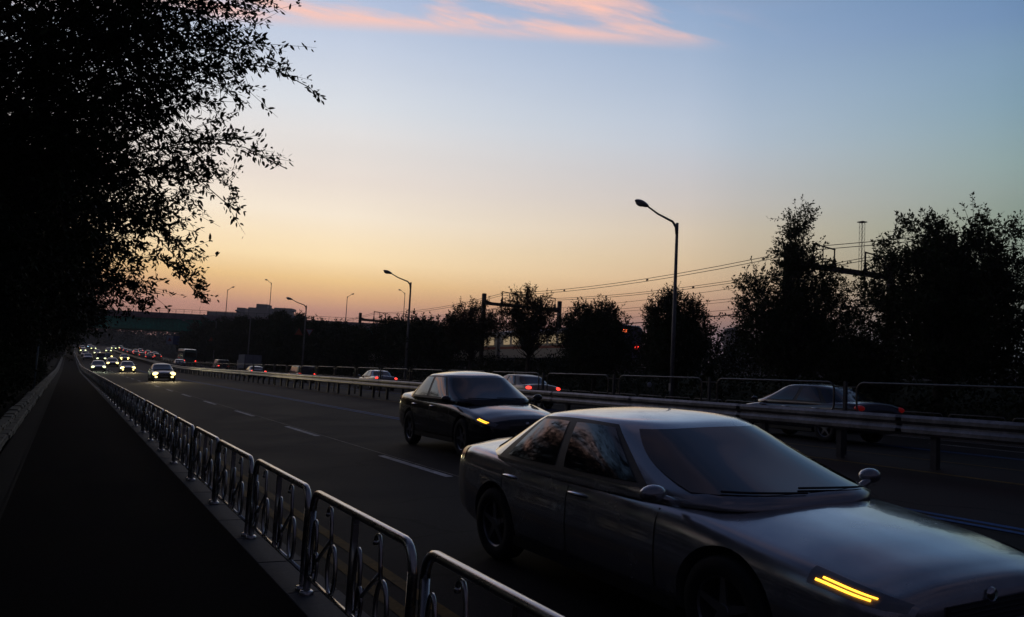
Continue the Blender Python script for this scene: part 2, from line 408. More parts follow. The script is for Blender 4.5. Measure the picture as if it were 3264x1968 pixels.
# kerb of the far pavement
b = MB()
for y0 in np.arange(-6, 320, 4.0):
    P = [[(24.0, y, zx(23.9) + rise(y) - .2), (24.0, y, .585 + rise(y)), (24.28, y, .585 + rise(y)), (24.28, y, .3 + rise(y))] for y in (y0, y0 + 3.97)]
    b.grid(P)
tag(b.build('far_kerb', concrete), kind='structure')
# low edging of two courses of stone along the planted bank, uneven
edging = thing('stone_edging', 'low uneven edging of two courses of pale stone blocks along the planted bank', 'edging')
y = .8
random.seed(11)
while y < 70:
    ln = random.uniform(.85, 1.05) if y < 34 else 1.8
    for lv in (0, 1):
        x1 = (-.80 if lv == 0 else -.92) + random.uniform(-.02, .02) + .015 * math.sin(y * .7)
        x0 = x1 - random.uniform(.22, .25)
        z0 = 0.0 if lv == 0 else .13
        hh = .135 if lv == 0 else .11 + random.uniform(-.012, .018)
        off = 0 if lv == 0 else .3
        V = []
        bb = MB().box(x0, x1, y + off + .008, y + off + ln - .008, z0, z0 + hh)
        me = bb.mesh('stone_block', stone)
        bm = bmesh.new(); bm.from_mesh(me)
        bmesh.ops.bevel(bm, geom=list(bm.edges), offset=.032, segments=3, affect='EDGES')
        for v in bm.verts: v.co += Vector((random.uniform(-.002, .002), random.uniform(-.002, .002), random.uniform(-.002, .002)))
        bm.to_mesh(me); bm.free()
        link('stone_block', me, edging)
    y += ln
b = MB()
for y0 in np.arange(70, 300, 3.0):
    for lv, xa in ((0, -.80), (1, -.92)):
        z0 = lv * .13
        P = [[(xa, q, z0 + rise(q)), (xa, q, z0 + .12 + rise(q)), (xa - .22, q, z0 + .12 + rise(q)), (xa - .22, q, z0 + rise(q))] for q in (y0, y0 + 2.95)]
        b.grid(P, flip=True)
tag(b.build('stone_run', stone, edging), kind='stuff')
# ---- painted markings
def line(name, m, xa, w, y0, y1, dz=.004, parent=road):
    n = max(2, int((y1 - y0) / 6) + 1)
    ys = np.linspace(y0, y1, n) if y1 < 100 else sorted(set([y0] + [q for q in YS if y0 < q < y1] + [y1]))
    b = MB().grid([[(x, q, zx(xa) + (x - xa) * (.05 if xa < 13.9 else -.004) + rise(q) + dz) for x in (xa - w / 2, xa + w / 2)] for q in ys], flip=True)
    return b.build(name, m, parent)
for i in range(-1, 28):
    y0 = 12.05 + 7.72 * i
    if y0 < 220: line('lane_dash', paint_w, 5.33, .13, y0, y0 + 3.2)
for xa in (2.24, 2.50): line('edge_line', paint_y, xa, .11, -8, 300)
line('bus_lane_line', paint_b, 8.98, .11, -8, 300, .008); line('bus_lane_line', paint_b, 9.22, .11, -8, 300)
line('median_line', paint_y, 12.62, .12, -8, 300)
line('tar_seam', mat('tar_seam_pale', (.16, .14, .12), .7, noise=(6, .7, 1)), 5.46, .025, 2, 90, .006)
for xa, m_ in ((14.5, paint_y), (17.6, paint_b), (17.85, paint_b), (23.5, paint_w)): line('far_lane_line', m_, xa, .12, -8, 300, parent=far_road)
for i in range(-1, 26): line('far_lane_dash', paint_w, 20.8, .12, 4 + 8 * i, 7.2 + 8 * i, parent=far_road)

# ------------------------------------------------------------------ pedestrian fence of looped steel panels
def arc(cx, cy, r, a0, a1, n=6):
    return [(cx + r * math.cos(rad(a0 + (a1 - a0) * i / n)), cy + r * math.sin(rad(a0 + (a1 - a0) * i / n))) for i in range(n + 1)]
PW, PH = 1.93, .70                              # panel width and height of the top tube centre
def yz(pts): return [(0, p[0], p[1]) for p in pts]
def panel_frame(h=PH, w=PW, z0=0.0, r=.024, R=.13, n=10):
    b = MB()
    pts = [(0, 0 + z0)] + [(0, h - R)] + arc(R, h - R, R, 180, 90, 5) + arc(w - R, h - R, R, 90, 0, 5) + [(w, h - R), (w, z0)]
    b.tube(yz(pts), r, n)
    return b
def ellipse(cx, cz, a, bz, n=20):
    return [(cx + a * math.sin(2 * PI * i / n), cz - bz * math.cos(2 * PI * i / n)) for i in range(n + 1)]
fence = thing('pedestrian_fence', 'low tubular steel fence of looped panels on the kerb beside the footpath', 'fence')
fr = panel_frame(z0=.0, r=.026).mesh('panel', steel, True)
flng = MB().lathe([(.0, .03), (.035, .03), (.05, .022), (.052, .004), (.052, 0)], 12, 'z')
flng_m = flng.mesh('post_flange', steel, True)
rail_m = MB().tube([(0, .02, .115), (0, PW - .02, .115)], .014, 8).mesh('bottom_rail', steel, True)
bar_m = MB().box(-.018, .018, PW / 2 - .02, PW / 2 + .02, .125, PH - .02).mesh('centre_bar', steel)
def ornament(s0):
    # y runs away from the camera; the pattern reads from the far post to the near one
    b = MB(); W_ = PW / 2
    def q(p): return (0, s0 - p[0], p[1])
    b.tube([q(p) for p in ellipse(.075, .335, .055, .18)], .0125, 7, cap=False)
    b.tube([q(p) for p in ellipse(.135, .22, .045, .09)], .0115, 7, cap=False)
    b.tube([q(p) for p in [(.15, .25), (.455, .455)]], .0125, 7)
    b.tube([q(p) for p in [(.355, .612), (.365, .635), (.39, .652), (.42, .648), (.44, .62), (.45, .57), (.46, .50), (.475, .425)]], .0125, 7)
    b.blob((0, s0 - .355, .605), (.018, .018, .018), 8, 6)
    b.tube([q(p) for p in ellipse(.515, .275, .09, .152)], .0135, 7, cap=False)
    return b
orn = [ornament(PW - .03).mesh('ornament', steel, True), ornament(PW / 2 - .03).mesh('ornament', steel, True)]
first = None
for i in range(-2, 130):
    y0 = 6.0 + 2.06 * i - PW - .06
    if y0 > 260: break
    if first is None:
        first = link('panel', fr, fence, (1.60, y0, rise(y0) + .004))
        link('post_flange', flng_m, first); link('post_flange', flng_m, first, (0, PW, 0))
        for nme, me in (('bottom_rail', rail_m), ('centre_bar', bar_m), ('ornament', orn[0]), ('ornament', orn[1])): link(nme, me, first)
        tabl = childmap(first)
    else:
        p = copy_tree(first, fence, tabl); p.location = (1.60 + random.uniform(-.006, .006), y0, rise(y0) + .004)
        p.rotation_euler = (math.atan(rise(y0 + 1) - rise(y0 - 1)) / 2 if False else 0, random.uniform(-.012, .012), random.uniform(-.006, .006))
# far railing across the road, plain low hoops
rail2 = thing('far_railing', 'row of low tubular hoops along the far pavement below the trees', 'railing')
hm = panel_frame(h=.62, w=1.78, r=.022, R=.10, n=6)
hm.tube([(0, 0, .30), (0, 1.78, .30)], .014, 5); hm = hm.mesh('hoop', hoop_m, True)
for i in range(-4, 105):
    y0 = 1.2 + 2.0 * i
    link('hoop', hm, rail2, (24.14, y0, .585 + rise(y0)))
# median guardrail
gr = thing('guardrail', 'double wave steel crash barrier with dark posts along the median', 'guardrail')
prof = [(0, .0), (.035, .03), (.035, .07), (.0, .105), (.0, .125), (.035, .16), (.035, .20), (0, .235)]
def beam(x, zlo, sgn, name):
    b = MB(); ys = [-10 + 4 * k for k in range(83)]
    full = [(x - sgn * (.012 + a), zlo + z * 1.45) for a, z in prof]
    for k in range(len(ys) - 1):
        P = [[(xx, yy, zz + rise(yy) + zx(13.1)) for xx, zz in full] for yy in (ys[k], ys[k + 1] + .12)]
        b.grid(P, flip=sgn > 0)
    return b.build(name, galv, gr)
beam(12.98, .54, 1, 'wave_beam'); beam(13.22, .54, -1, 'wave_beam')
gx = [(12.955, .40), (12.955, .47)]
pm = MB().box(-.055, .055, -.055, .055, -.02, .82).mesh('guardrail_post', darkgalv)
for i in range(150):
    y0 = 1.6 + 1.98 * i - 6
    link('guardrail_post', pm, gr, (13.10, y0, zx(13.1) + rise(y0)))
# median pedestrian barrier hoops above the guardrail
mf = thing('median_fence', 'tall dark tubular hoop fence standing behind the median crash barrier', 'fence')
b = MB(); w = 3.45; R = .16; h = 1.40; zl = .80
pts = [(R, zl)] + arc(R, h - R, R, 180, 90, 6)[0:] + arc(w - R, h - R, R, 90, 0, 6) + arc(w - R, zl + R, R, 0, -90, 6) + arc(R, zl + R, R, -90, -180, 6) + [(0, h - R)]
pts = arc(R, h - R, R, 180, 90, 6) + arc(w - R, h - R, R, 90, 0, 6) + arc(w - R, zl + R, R, 0, -90, 6) + arc(R, zl + R, R, -90, -180, 6) + [(0, h - R)]
b.tube(yz(pts), .019, 8, cap=False)
mm_ = b.mesh('fence_hoop', hoop_m, True)
pm = MB().box(-.03, .03, -.03, .03, 0, 1.42)
for z in (.86, 1.30): pm.box(-.012, .012, -.26, .26, z, z + .03)
pm = pm.mesh('fence_post', darkgalv)
for i in range(-3, 62):
    yp = 11.8 + 4.0 * i
    z = zx(13.6) + rise(yp)
    link('fence_post', pm, mf, (13.62, yp, z)); link('fence_hoop', mm_, mf, (13.62, yp + .275, z))

# ------------------------------------------------------------------ street lamps
def lamp_head_mesh():
    b = MB(); 
    prof = []
    for i in range(15):
        t = i / 14
        r = .17 * (math.sin(PI * min(1, t * 1.02)) ** .6) * (1 - .35 * t) + .035 * t
        prof.append((r, -.72 * (1 - t)))
    V = []
    b.lathe([(max(r, .004), h) for r, h in prof], 16, 'x')
    me = b.mesh('lamp_head', head_m, True)
    for v in me.vertices: v.co.z *= .85; v.co.y *= 1.1; v.co.x *= 1.12
    return me
LH = lamp_head_mesh()
LENS = MB().blob((-.50, 0, -.05), (.24, .14, .13)).mesh('lamp_lens', lens_m, True)
def street_lamp(x, y, label, arm=2.3, h=9.0, side=-1, r0=.11, group='street lamps along the far pavement', zb=None, rot=0):
    z0 = gz(x, y) if zb is None else zb
    t = thing('street_lamp', label, 'street lamp', (x, y, z0), rot, group)
    MB().tube([(0, 0, 0), (0, 0, h * .5), (0, 0, h - .25), (0, 0, h)], [r0, r0 * .8, r0 * .62, r0 * .60], 12).build('pole', pole_m, t, True)
    s = side
    MB().tube([(0, 0, h - .55), (s * .06, 0, h - .2), (s * .28, 0, h + .03), (s * arm * .5, 0, h + .28), (s * (arm - .6), 0, h + .53)],
              [r0 * .7, r0 * .66, .055, .045, .04], 10).build('arm', pole_m, t, True)
    hd = link('lamp_head', LH, t, (s * (arm - .62), 0, h + .545))
    hd.rotation_euler = (0, -rad(14) if s < 0 else 0, PI if s > 0 else 0)
    if s < 0:
        hd.rotation_euler = (0, rad(14), 0)
    else:
        hd.rotation_euler = (0, rad(14), PI)
    link('lamp_lens', LENS, hd)
    MB().box(-.16, .16, -.16, .16, 0, .05).build('base_plate', pole_m, t)
    MB().box(-r0 - .01, -r0 + .03, -.07, .07, .9, 1.25).build('hatch', pole_m, t)
    return t
labs = ['tall street lamp nearest the camera, standing among the round trees on the right', 'second street lamp, in front of the dense dark treetops left of centre',
        'third street lamp, carrying the warning signs on its pole', 'fourth street lamp, its head low against the distant building',
        'fifth street lamp, faint against the right half of the green bridge girder', 'sixth and farthest street lamp, faint against the green bridge girder']
for i, lb in enumerate(labs):
    street_lamp(24.75, 31.3 + 34.8 * i, lb, h=8.75)
street_lamp(24.75, -3.5, 'street lamp outside the view to the right', h=8.75) if False else None

# ------------------------------------------------------------------ trees
def leaves(starts, dirs, n_leaf, llen, wid, spread, rg, shape='hex', droop=0.0):
    # starts, dirs: (T,3); dirs carry the twig length
    T = len(starts); tt = rg.uniform(.08, 1.0, (T, n_leaf, 1))
    ln = np.linalg.norm(dirs, axis=1, keepdims=True)[:, None, :]
    du = dirs[:, None, :] / ln
    base = starts[:, None, :] + dirs[:, None, :] * tt + rg.normal(0, spread, (T, n_leaf, 3))
    rv = rg.normal(0, 1, (T, n_leaf, 3)); rv -= (rv * du).sum(-1, keepdims=True) * du
    rv /= np.linalg.norm(rv, axis=-1, keepdims=True)
    d = du * rg.uniform(.3, .9, (T, n_leaf, 1)) + rv * .8; d[..., 2] -= droop
    d /= np.linalg.norm(d, axis=-1, keepdims=True)
    s = np.cross(d, rg.normal(0, 1, d.shape)); s /= np.linalg.norm(s, axis=-1, keepdims=True)
    l = llen * rg.uniform(.6, 1.25, (T, n_leaf, 1)); w = l * wid
    base, d, s, l, w = [a.reshape(-1, a.shape[-1]) for a in (base, d, s, l, w)]
    nn = np.cross(d, s)
    if shape == 'hex':
        pts = [base, base + d * l * .28 + s * w * .5, base + d * l * .66 + s * w * .42 , base + d * l - nn * l * .08, base + d * l * .66 - s * w * .42, base + d * l * .28 - s * w * .5]
    else:
        pts = [base, base + d * l * .45 + s * w * .5, base + d * l, base + d * l * .45 - s * w * .5]
    k = len(pts)
    V = np.stack(pts, 1).reshape(-1, 3); F = np.arange(len(V)).reshape(-1, k)
    return V, F
def tubes(P, Rr, n=3):
    # P: (T,K,3) centre lines, Rr: (T,K)
    T, K, _ = P.shape
    d = np.gradient(P, axis=1); d /= np.linalg.norm(d, axis=-1, keepdims=True) + 1e-9
    ref = np.where(np.abs(d[..., 2:3]) > .9, np.array([1., 0, 0]), np.array([0, 0, 1.]))
    a = np.cross(d, ref); a /= np.linalg.norm(a, axis=-1, keepdims=True) + 1e-9
    b = np.cross(d, a)
    th = np.arange(n) * 2 * PI / n
    V = P[:, :, None, :] + Rr[:, :, None, None] * (a[:, :, None, :] * np.cos(th)[None, None, :, None] + b[:, :, None, :] * np.sin(th)[None, None, :, None])
    idx = np.arange(T * K * n).reshape(T, K, n)
    F = np.stack([idx[:, :-1, :], np.roll(idx, -1, 2)[:, :-1, :], np.roll(idx, -1, 2)[:, 1:, :], idx[:, 1:, :]], -1).reshape(-1, 4)
    return V.reshape(-1, 3), F
def tree(name, label, base, env, n_clump, twigs, n_leaf, llen, seed, trunk_h, trunk_r, rc=.6, upb=.35, wid=.45, m=leaf_mid, shoots=0, group=None,
         outer=.42, shape='quad', droop=.0, twig_r=.006, bias=None, spread=.02, limbs_from=.35, lean=(0, 0), sprays=(), limb=.22):
    rg = np.random.default_rng(seed)
    t = thing(name, label, 'tree', base, 0, group)
    e = np.array([x[:6] for x in env], float); wgt = e[:, 3] * e[:, 4] * e[:, 5] * np.array([x[6] if len(x) > 6 else 1. for x in env]); wgt = wgt / wgt.sum()
    k = rg.choice(len(e), n_clump, p=wgt)
    u = rg.normal(0, 1, (n_clump, 3)); u /= np.linalg.norm(u, axis=1, keepdims=True)
    rr = rg.uniform(0, 1, (n_clump, 1)) ** outer
    C = e[k, :3] + u * rr * e[k, 3:6] * .9
    cen = (e[:, :3] * wgt[:, None]).sum(0)
    # twigs in clumps
    Tn = n_clump * twigs
    ci = np.repeat(np.arange(n_clump), twigs)
    out = C[ci] - e[k[ci], :3] * 1.0; out /= np.linalg.norm(out, axis=1, keepdims=True) + 1e-6
    dr = out * .55 + rg.normal(0, .62, (Tn, 3)); dr[:, 2] += upb
    if bias is not None: dr += np.array(bias)
    dr /= np.linalg.norm(dr, axis=1, keepdims=True)
    ln = rc * rg.uniform(.5, 1.35, (Tn, 1))
    st = C[ci] + rg.normal(0, rc * .28, (Tn, 3))
    dv_ = dr * ln
    if shoots:
        top = C[np.argsort(-C[:, 2])[: max(6, n_clump // 3)]]
        si = rg.integers(0, len(top), shoots)
        ss = top[si] + rg.normal(0, .15, (shoots, 3)); sd = rg.normal(0, .22, (shoots, 3)); sd[:, 2] += 1; sd *= rg.uniform(.5, 1.25, (shoots, 1))
        st = np.concatenate([st, ss, ss + sd * .3]); dv_ = np.concatenate([dv_, sd, sd * .7])
    for (p0, p1, nt_) in sprays:                # long thin side branches reaching out of the crown
        p0, p1 = np.array(p0, float), np.array(p1, float); f_ = rg.uniform(.15, 1, (nt_, 1)) ** .8
        ss = p0 + (p1 - p0) * f_; ss[:, 2] += .25 * np.sin(f_[:, 0] * PI)
        sd = (p1 - p0) / np.linalg.norm(p1 - p0) * .6 + rg.normal(0, .55, (nt_, 3)); sd[:, 2] += .15; sd /= np.linalg.norm(sd, axis=1, keepdims=True); sd *= rg.uniform(.12, .42, (nt_, 1))
        st = np.concatenate([st, ss]); dv_ = np.concatenate([dv_, sd])
    V, F = leaves(st, dv_, n_leaf, llen, wid, spread, rg, shape, droop)
    V[:, 2] = np.maximum(V[:, 2], .05)
    o = link('crown', quads_mesh('crown', V, F, m), t); o['kind'] = 'stuff'
    # twigs
    P = np.stack([st, st + dv_ * .5, st + dv_], 1); Rr = np.tile(np.array([twig_r, twig_r * .8, twig_r * .4]), (len(st), 1))
    V1, F1 = tubes(P, Rr, 3)
    o = link('twigs', quads_mesh('twigs', V1, F1, bark), t); o['kind'] = 'stuff'
    # limbs from the trunk towards every clump
    zt = trunk_h; hz = C[:, 2].max()
    z0 = np.clip(zt * limbs_from + (C[:, 2] - zt * limbs_from) * .45, zt * .35, hz * .8)
    a = np.stack([lean[0] * z0, lean[1] * z0, z0], 1)
    mid_ = a * .45 + C * .55; mid_[:, 2] -= .12 * np.linalg.norm(C - a, axis=1)
    tt = np.linspace(0, 1, 6)[None, :, None]
    P = (1 - tt) ** 2 * a[:, None] + 2 * (1 - tt) * tt * mid_[:, None] + tt ** 2 * C[:, None]
    P[:, 1:-1] += rg.normal(0, .035, P[:, 1:-1].shape)
    if len(sprays):
        extra_P = []
        for (p0, p1, nt_) in sprays:
            q_ = np.linspace(-.4, 1, 6)[:, None]; e_ = np.array(p0) + (np.array(p1) - np.array(p0)) * q_; e_[:, 2] += .25 * np.sin(np.clip(q_[:, 0], 0, 1) * PI); extra_P.append(e_)
        P = np.concatenate([P, np.array(extra_P)]); z0 = np.concatenate([z0, np.full(len(sprays), hz * .9)])
    lr = trunk_r * limb * (1 - .55 * (z0 / hz))[:, None] * np.array([[1, .8, .6, .42, .28, .15]])
    V2, F2 = tubes(P, np.maximum(lr, .005), 5)
    link('limbs', quads_mesh('limbs', V2, F2, bark), t)
    # trunk
    pts = []; rs_ = []
    for i in range(9):
        f_ = i / 8; z = f_ * min(hz * .82, zt * 1.5)
        pts.append((lean[0] * z + .05 * math.sin(3 * f_ + seed), lean[1] * z + .05 * math.cos(2.3 * f_ + seed), z)); rs_.append(trunk_r * (1.25 - .25 * min(1, f_ * 8) - .85 * f_))
    MB().tube(pts, rs_, 10).build('trunk', bark, t, True)
    return t

# --- the row of trees overhanging the footpath
GL = 'roadside trees overhanging the footpath'
tree('overhanging_tree', 'large black leafy tree nearest the camera, branches reaching over the footpath', (-2.6, 8.2, .35),
     [(1.6, 0, 4.1, 2.2, 2.0, 1.5, .8), (1.2, .3, 2.9, 1.9, 2.0, 1.1, 1.1), (2.6, .2, 4.3, 1.5, 1.3, 1.0, 2.6), (2.5, 0, 3.2, 1.3, 1.2, .8, 2.4), (.9, 0, 6.3, 2.7, 2.8, 2.2, .35), (-.6, 0, 4.2, 2.2, 2.6, 2.6, .4), (-1.2, -.5, 6.8, 3.0, 3.0, 2.6, .2),
      (2.7, 0, 3.7, 1.0, 1.2, 1.0, 2), (1.7, 1.2, 2.9, 1.1, .9, .6, 2)],
     450, 14, 13, .061, 3, 3.2, .24, rc=.52, upb=.05, wid=.36, m=leaf_near, group=GL, shape='hex', droop=.25, twig_r=.003, bias=(.25, 0, 0), outer=.5, limb=.09,
     sprays=(((3.2, 0, 3.7), (4.45, -.2, 3.9), 22), ((3.1, .2, 4.3), (4.0, .1, 4.7), 20), ((2.9, .2, 3.0), (4.35, .1, 3.15), 28), ((2.8, .2, 2.8), (3.9, .4, 2.75), 24), ((2.7, .1, 2.4), (3.5, .2, 2.2), 26),
             ((2.4, 1.4, 2.7), (3.6, 1.6, 2.3), 30), ((2.2, 1.8, 2.5), (3.3, 2.0, 2.0), 30), ((3.0, -.2, 4.9), (3.6, -.3, 5.6), 22), ((2.0, 2.2, 2.4), (2.9, 2.4, 1.95), 28)))
tree('overhanging_tree', 'second overhanging tree along the footpath, behind the nearest one', (-2.4, 12.8, .35),
     [(1.3, 0, 3.8, 2.5, 2.4, 1.6), (1.9, 0, 3.1, 1.8, 2.2, 1.1, 1.3), (.2, 0, 6.0, 3.0, 3.0, 2.4, .2), (-.8, 0, 3.4, 2.0, 2.6, 2.4, .6)],
     320, 13, 14, .075, 4, 3.0, .2, rc=.6, upb=.05, wid=.38, m=leaf_near, group=GL, shape='hex', droop=.25, twig_r=.0035, bias=(.2, 0, 0), outer=.5, limb=.09,
     sprays=(((3.0, 0, 2.6), (4.0, .2, 2.2), 34), ((2.7, .5, 2.3), (3.3, .6, 1.95), 30), ((3.3, 0, 3.8), (4.3, 0, 3.8), 26)))
ly = [17.5, 22.5, 28, 34, 41, 49, 58, 68, 80, 94, 110, 128, 148, 170, 195]
words = ['third', 'fourth', 'fifth', 'sixth', 'seventh', 'eighth', 'ninth', 'tenth', 'eleventh', 'twelfth', 'thirteenth', 'fourteenth', 'fifteenth', 'sixteenth', 'last']
for i, yy in enumerate(ly):
    s = 1.0 if yy < 60 else 1.15
    tree('overhanging_tree', words[i] + ' dark tree of the footpath row, counted from the camera', (-2.5, yy, .35 + rise(yy)),
         [(1.1, 0, 3.6, 2.6, 2.9, 1.8), (.1, 0, 5.4, 3.0, 3.0, 2.2, .3), (1.5, 0, 2.9, 1.7, 2.4, .9), (-.8, 0, 2.9, 1.6, 2.9, 2.2)] if yy < 60 else
         [(.2, 0, 3.8, 2.6, 5.0, 2.6), (-1.0, 0, 5.2, 3.0, 5.0, 2.0)],
         int(170 if yy < 60 else 80), 12, 11, .11 if yy < 30 else .17, 20 + i, 3.0, .18, rc=.75 * s, upb=.1, wid=.45, m=leaf_near, group=GL, droop=.15, outer=.5, bias=(.12, 0, 0), limb=.12)
# dense bushes on the added bank under them
def mass(name, label, kind, n, sampler, llen, m, wid=.6, cat=None, parent=None):
    rg = np.random.default_rng(abs(hash(name)) % 1000 + n if False else n)
    st = sampler(rg, n); d = rg.normal(0, 1, (n, 3)); d[:, 2] = np.abs(d[:, 2]) * .8; d /= np.linalg.norm(d, axis=1, keepdims=True); d *= llen * 2.2
    V, F = leaves(st, d, 5, llen, wid, llen * .6, rg, 'quad')
    o = link(name, quads_mesh(name, V, F, m), parent); tag(o, label, cat, kind=kind); return o
def s_left(rg, n):
    y = 1 + 75 * rg.uniform(0, 1, n) ** 1.7; x = -1.42 - 3.2 * rg.uniform(0, 1, n) ** 1.2
    h = 3.0 * (.65 + .35 * np.sin(y * 1.3 + x)) * np.clip((-1.1 - x) / 1.2, .12, 1)
    zz = np.array([zx(a) for a in x])
    return np.stack([x, y, zz + h * rg.uniform(0, 1, n) ** .8], 1)
mass('bank_undergrowth', 'dense dark bushes covering the added bank beside the footpath', 'stuff', 11000, s_left, .13, leaf_under, cat='undergrowth')
# --- round trees on the slope across the road
GR = 'trees on the slope beyond the far pavement'
def rtree(label, x, y, wdt, htop, seed, lo=1.3, dens=1.0, spike=0, m=leaf_mid, ll=.12, extra=None, th=None, rc=.55, sh=None):
    z0 = gz(x, y); H = htop - z0
    env = [(0, 0, (lo + H) / 2, wdt / 2, wdt / 2, (H - lo) / 2)]
    env += [(0, 0, lo + (H - lo) * .38, wdt / 2 * 1.06, wdt / 2, (H - lo) * .36)]
    if extra: env += extra
    return tree('round_tree', label, (x, y, z0 - .05), env, int(200 * dens * wdt / 4), 13, 11, ll, seed, H * .5, .12 + .012 * H, rc=rc, upb=.55, m=m,
                group=GR, shoots=sh if sh is not None else int(26 * dens), twig_r=.009, outer=.45, wid=.5)
rtree('broad rounded tree with a domed top, the largest on the right', 27.4, 19.7, 5.9, 8.6, 101, lo=1.2, dens=1.6, ll=.125, sh=70, extra=[(.5, -.4, 5.4, 2.9, 2.9, 2.1), (1.4, -.8, 4.2, 2.2, 2.2, 2.0)])
rtree('tall pointed tree with a thin spire, left of the largest round tree', 27.2, 26.4, 5.6, 7.5, 102, lo=1.3, dens=1.15, ll=.125,
      extra=[(.1, 0, 5.7, 1.7, 1.6, 1.7, 1.5), (.2, 0, 7.0, .95, .9, 1.4, 2.5), (.25, 0, 8.2, .45, .45, 1.0, 6), (-1.2, .2, 4.6, 1.5, 1.4, 1.4), (1.4, -.6, 4.2, 1.4, 1.3, 1.5), (1.5, -.6, 3.2, 1.6, 1.4, 1.2)], sh=24)
rtree('compact round tree crossed by the tall street lamp', 27.2, 34.2, 3.5, 6.5, 103, lo=1.2, dens=2.0, ll=.115)
rtree('dark dense tree with ragged top, left of the one behind the lamp', 27.0, 41.2, 4.2, 6.9, 104, lo=1.2, dens=1.9, ll=.12)
rtree('sparse see-through tree standing before the railway gantry', 27.0, 49.2, 4.4, 7.9, 105, lo=3.0, dens=.75, m=leaf_rust, ll=.12, rc=.5)
rtree('sparse olive tree beside the left gantry post', 27.0, 58.4, 4.6, 7.4, 106, lo=3.0, dens=.7, m=leaf_rust, ll=.13)
rtree('tree at the far right margin, only its branch tips showing', 27.6, 12.4, 5.2, 8.0, 107, lo=1.2, dens=1.2, ll=.105)
rtree('low bushy tree filling the gap between the pointed and the largest tree', 27.8, 23.4, 2.6, 3.9, 108, lo=.5, dens=2.2, ll=.11)
more = [(66, 5.2, 6.3), (73, 5.0, 6.6), (81, 5.6, 6.8), (89, 5.2, 6.5), (98, 6.0, 7.2), (108, 6.2, 8.4), (118, 7.0, 9.6), (129, 7.0, 10.4), (141, 7.2, 10.2), (154, 7.5, 10.6), (168, 8.0, 11.2), (183, 8.0, 11.8), (200, 9.0, 12.2), (220, 9.5, 11.5)]
wl = ['first', 'second', 'third', 'fourth', 'fifth', 'sixth', 'seventh', 'eighth', 'ninth', 'tenth', 'eleventh', 'twelfth', 'thirteenth', 'last']
for i, (yy, w_, h_) in enumerate(more):
    rtree(wl[i] + ' dark tree of the closed row running left from the gantry towards the bridge', 27.2 + (i % 3) * .7, yy, w_, h_, 120 + i, lo=2.2 if i < 4 else .4, dens=.6 if i < 4 else 1.25, ll=.15 + .0009 * yy, rc=.75, sh=20)
def s_right(rg, n):
    y = -6 + 240 * rg.uniform(0, 1, n) ** 1.9; x = 26.2 + 6.5 * rg.uniform(0, 1, n)
    dip = 1 - .62 * np.exp(-((y - 60) / 17.0) ** 2)
    h = dip * np.clip(2.2 + .5 * np.sin(y * .9) + .4 * np.sin(y * 2.3 + x * 1.7) + .02 * y, 1.2, 6) * np.clip((x - 25.9) / 1.5, .25, 1)
    zz = np.array([gz(a, b_) for a, b_ in zip(x, y)])
    return np.stack([x, y, zz + h * rg.uniform(0, 1, n) ** .7], 1)
mass('slope_undergrowth', 'dark thicket of shrubs below the trees beyond the far pavement', 'stuff', 30000, s_right, .17, leaf_under, cat='undergrowth')
def s_farR(rg, n):
    y = 30 + 200 * rg.uniform(0, 1, n); x = 56 + 30 * rg.uniform(0, 1, n)
    h = 3.8 + 1.2 * np.sin(y * .35 + x * .2) + .9 * np.sin(y * 1.1) + .018 * y
    return np.stack([x, y, 1.1 + h * rg.uniform(0, 1, n) ** .5], 1)
mass('treeline', 'low dark wood beyond the railway', 'stuff', 14000, s_farR, .42, farleaf, cat='wood')
def s_far(rg, n):
    a = rg.uniform(0, 1, n); x = -120 + 420 * a; y = 470 + rg.uniform(0, 60, n) - .25 * x
    h = 13 + 3 * np.sin(x * .045) + 2 * np.sin(x * .19)
    return np.stack([x, y, rise(500) + h * rg.uniform(0, 1, n) ** .6 - 3], 1)
mass('far_wood', 'far hazy wood seen under the bridge', 'stuff', 16000, s_far, 1.3, farleaf, cat='wood')

hb = MB().grid([[(x, 520 - .25 * x + d_, z_ * (1 + .18 * math.sin(x * .031) + .1 * math.sin(x * .11))) for d_, z_ in ((-40, 6), (0, 15.5), (60, 17), (300, 10))] for x in range(-400, 500, 12)], flip=False)
tag(hb.build('hills', farleaf, None, True), kind='structure')

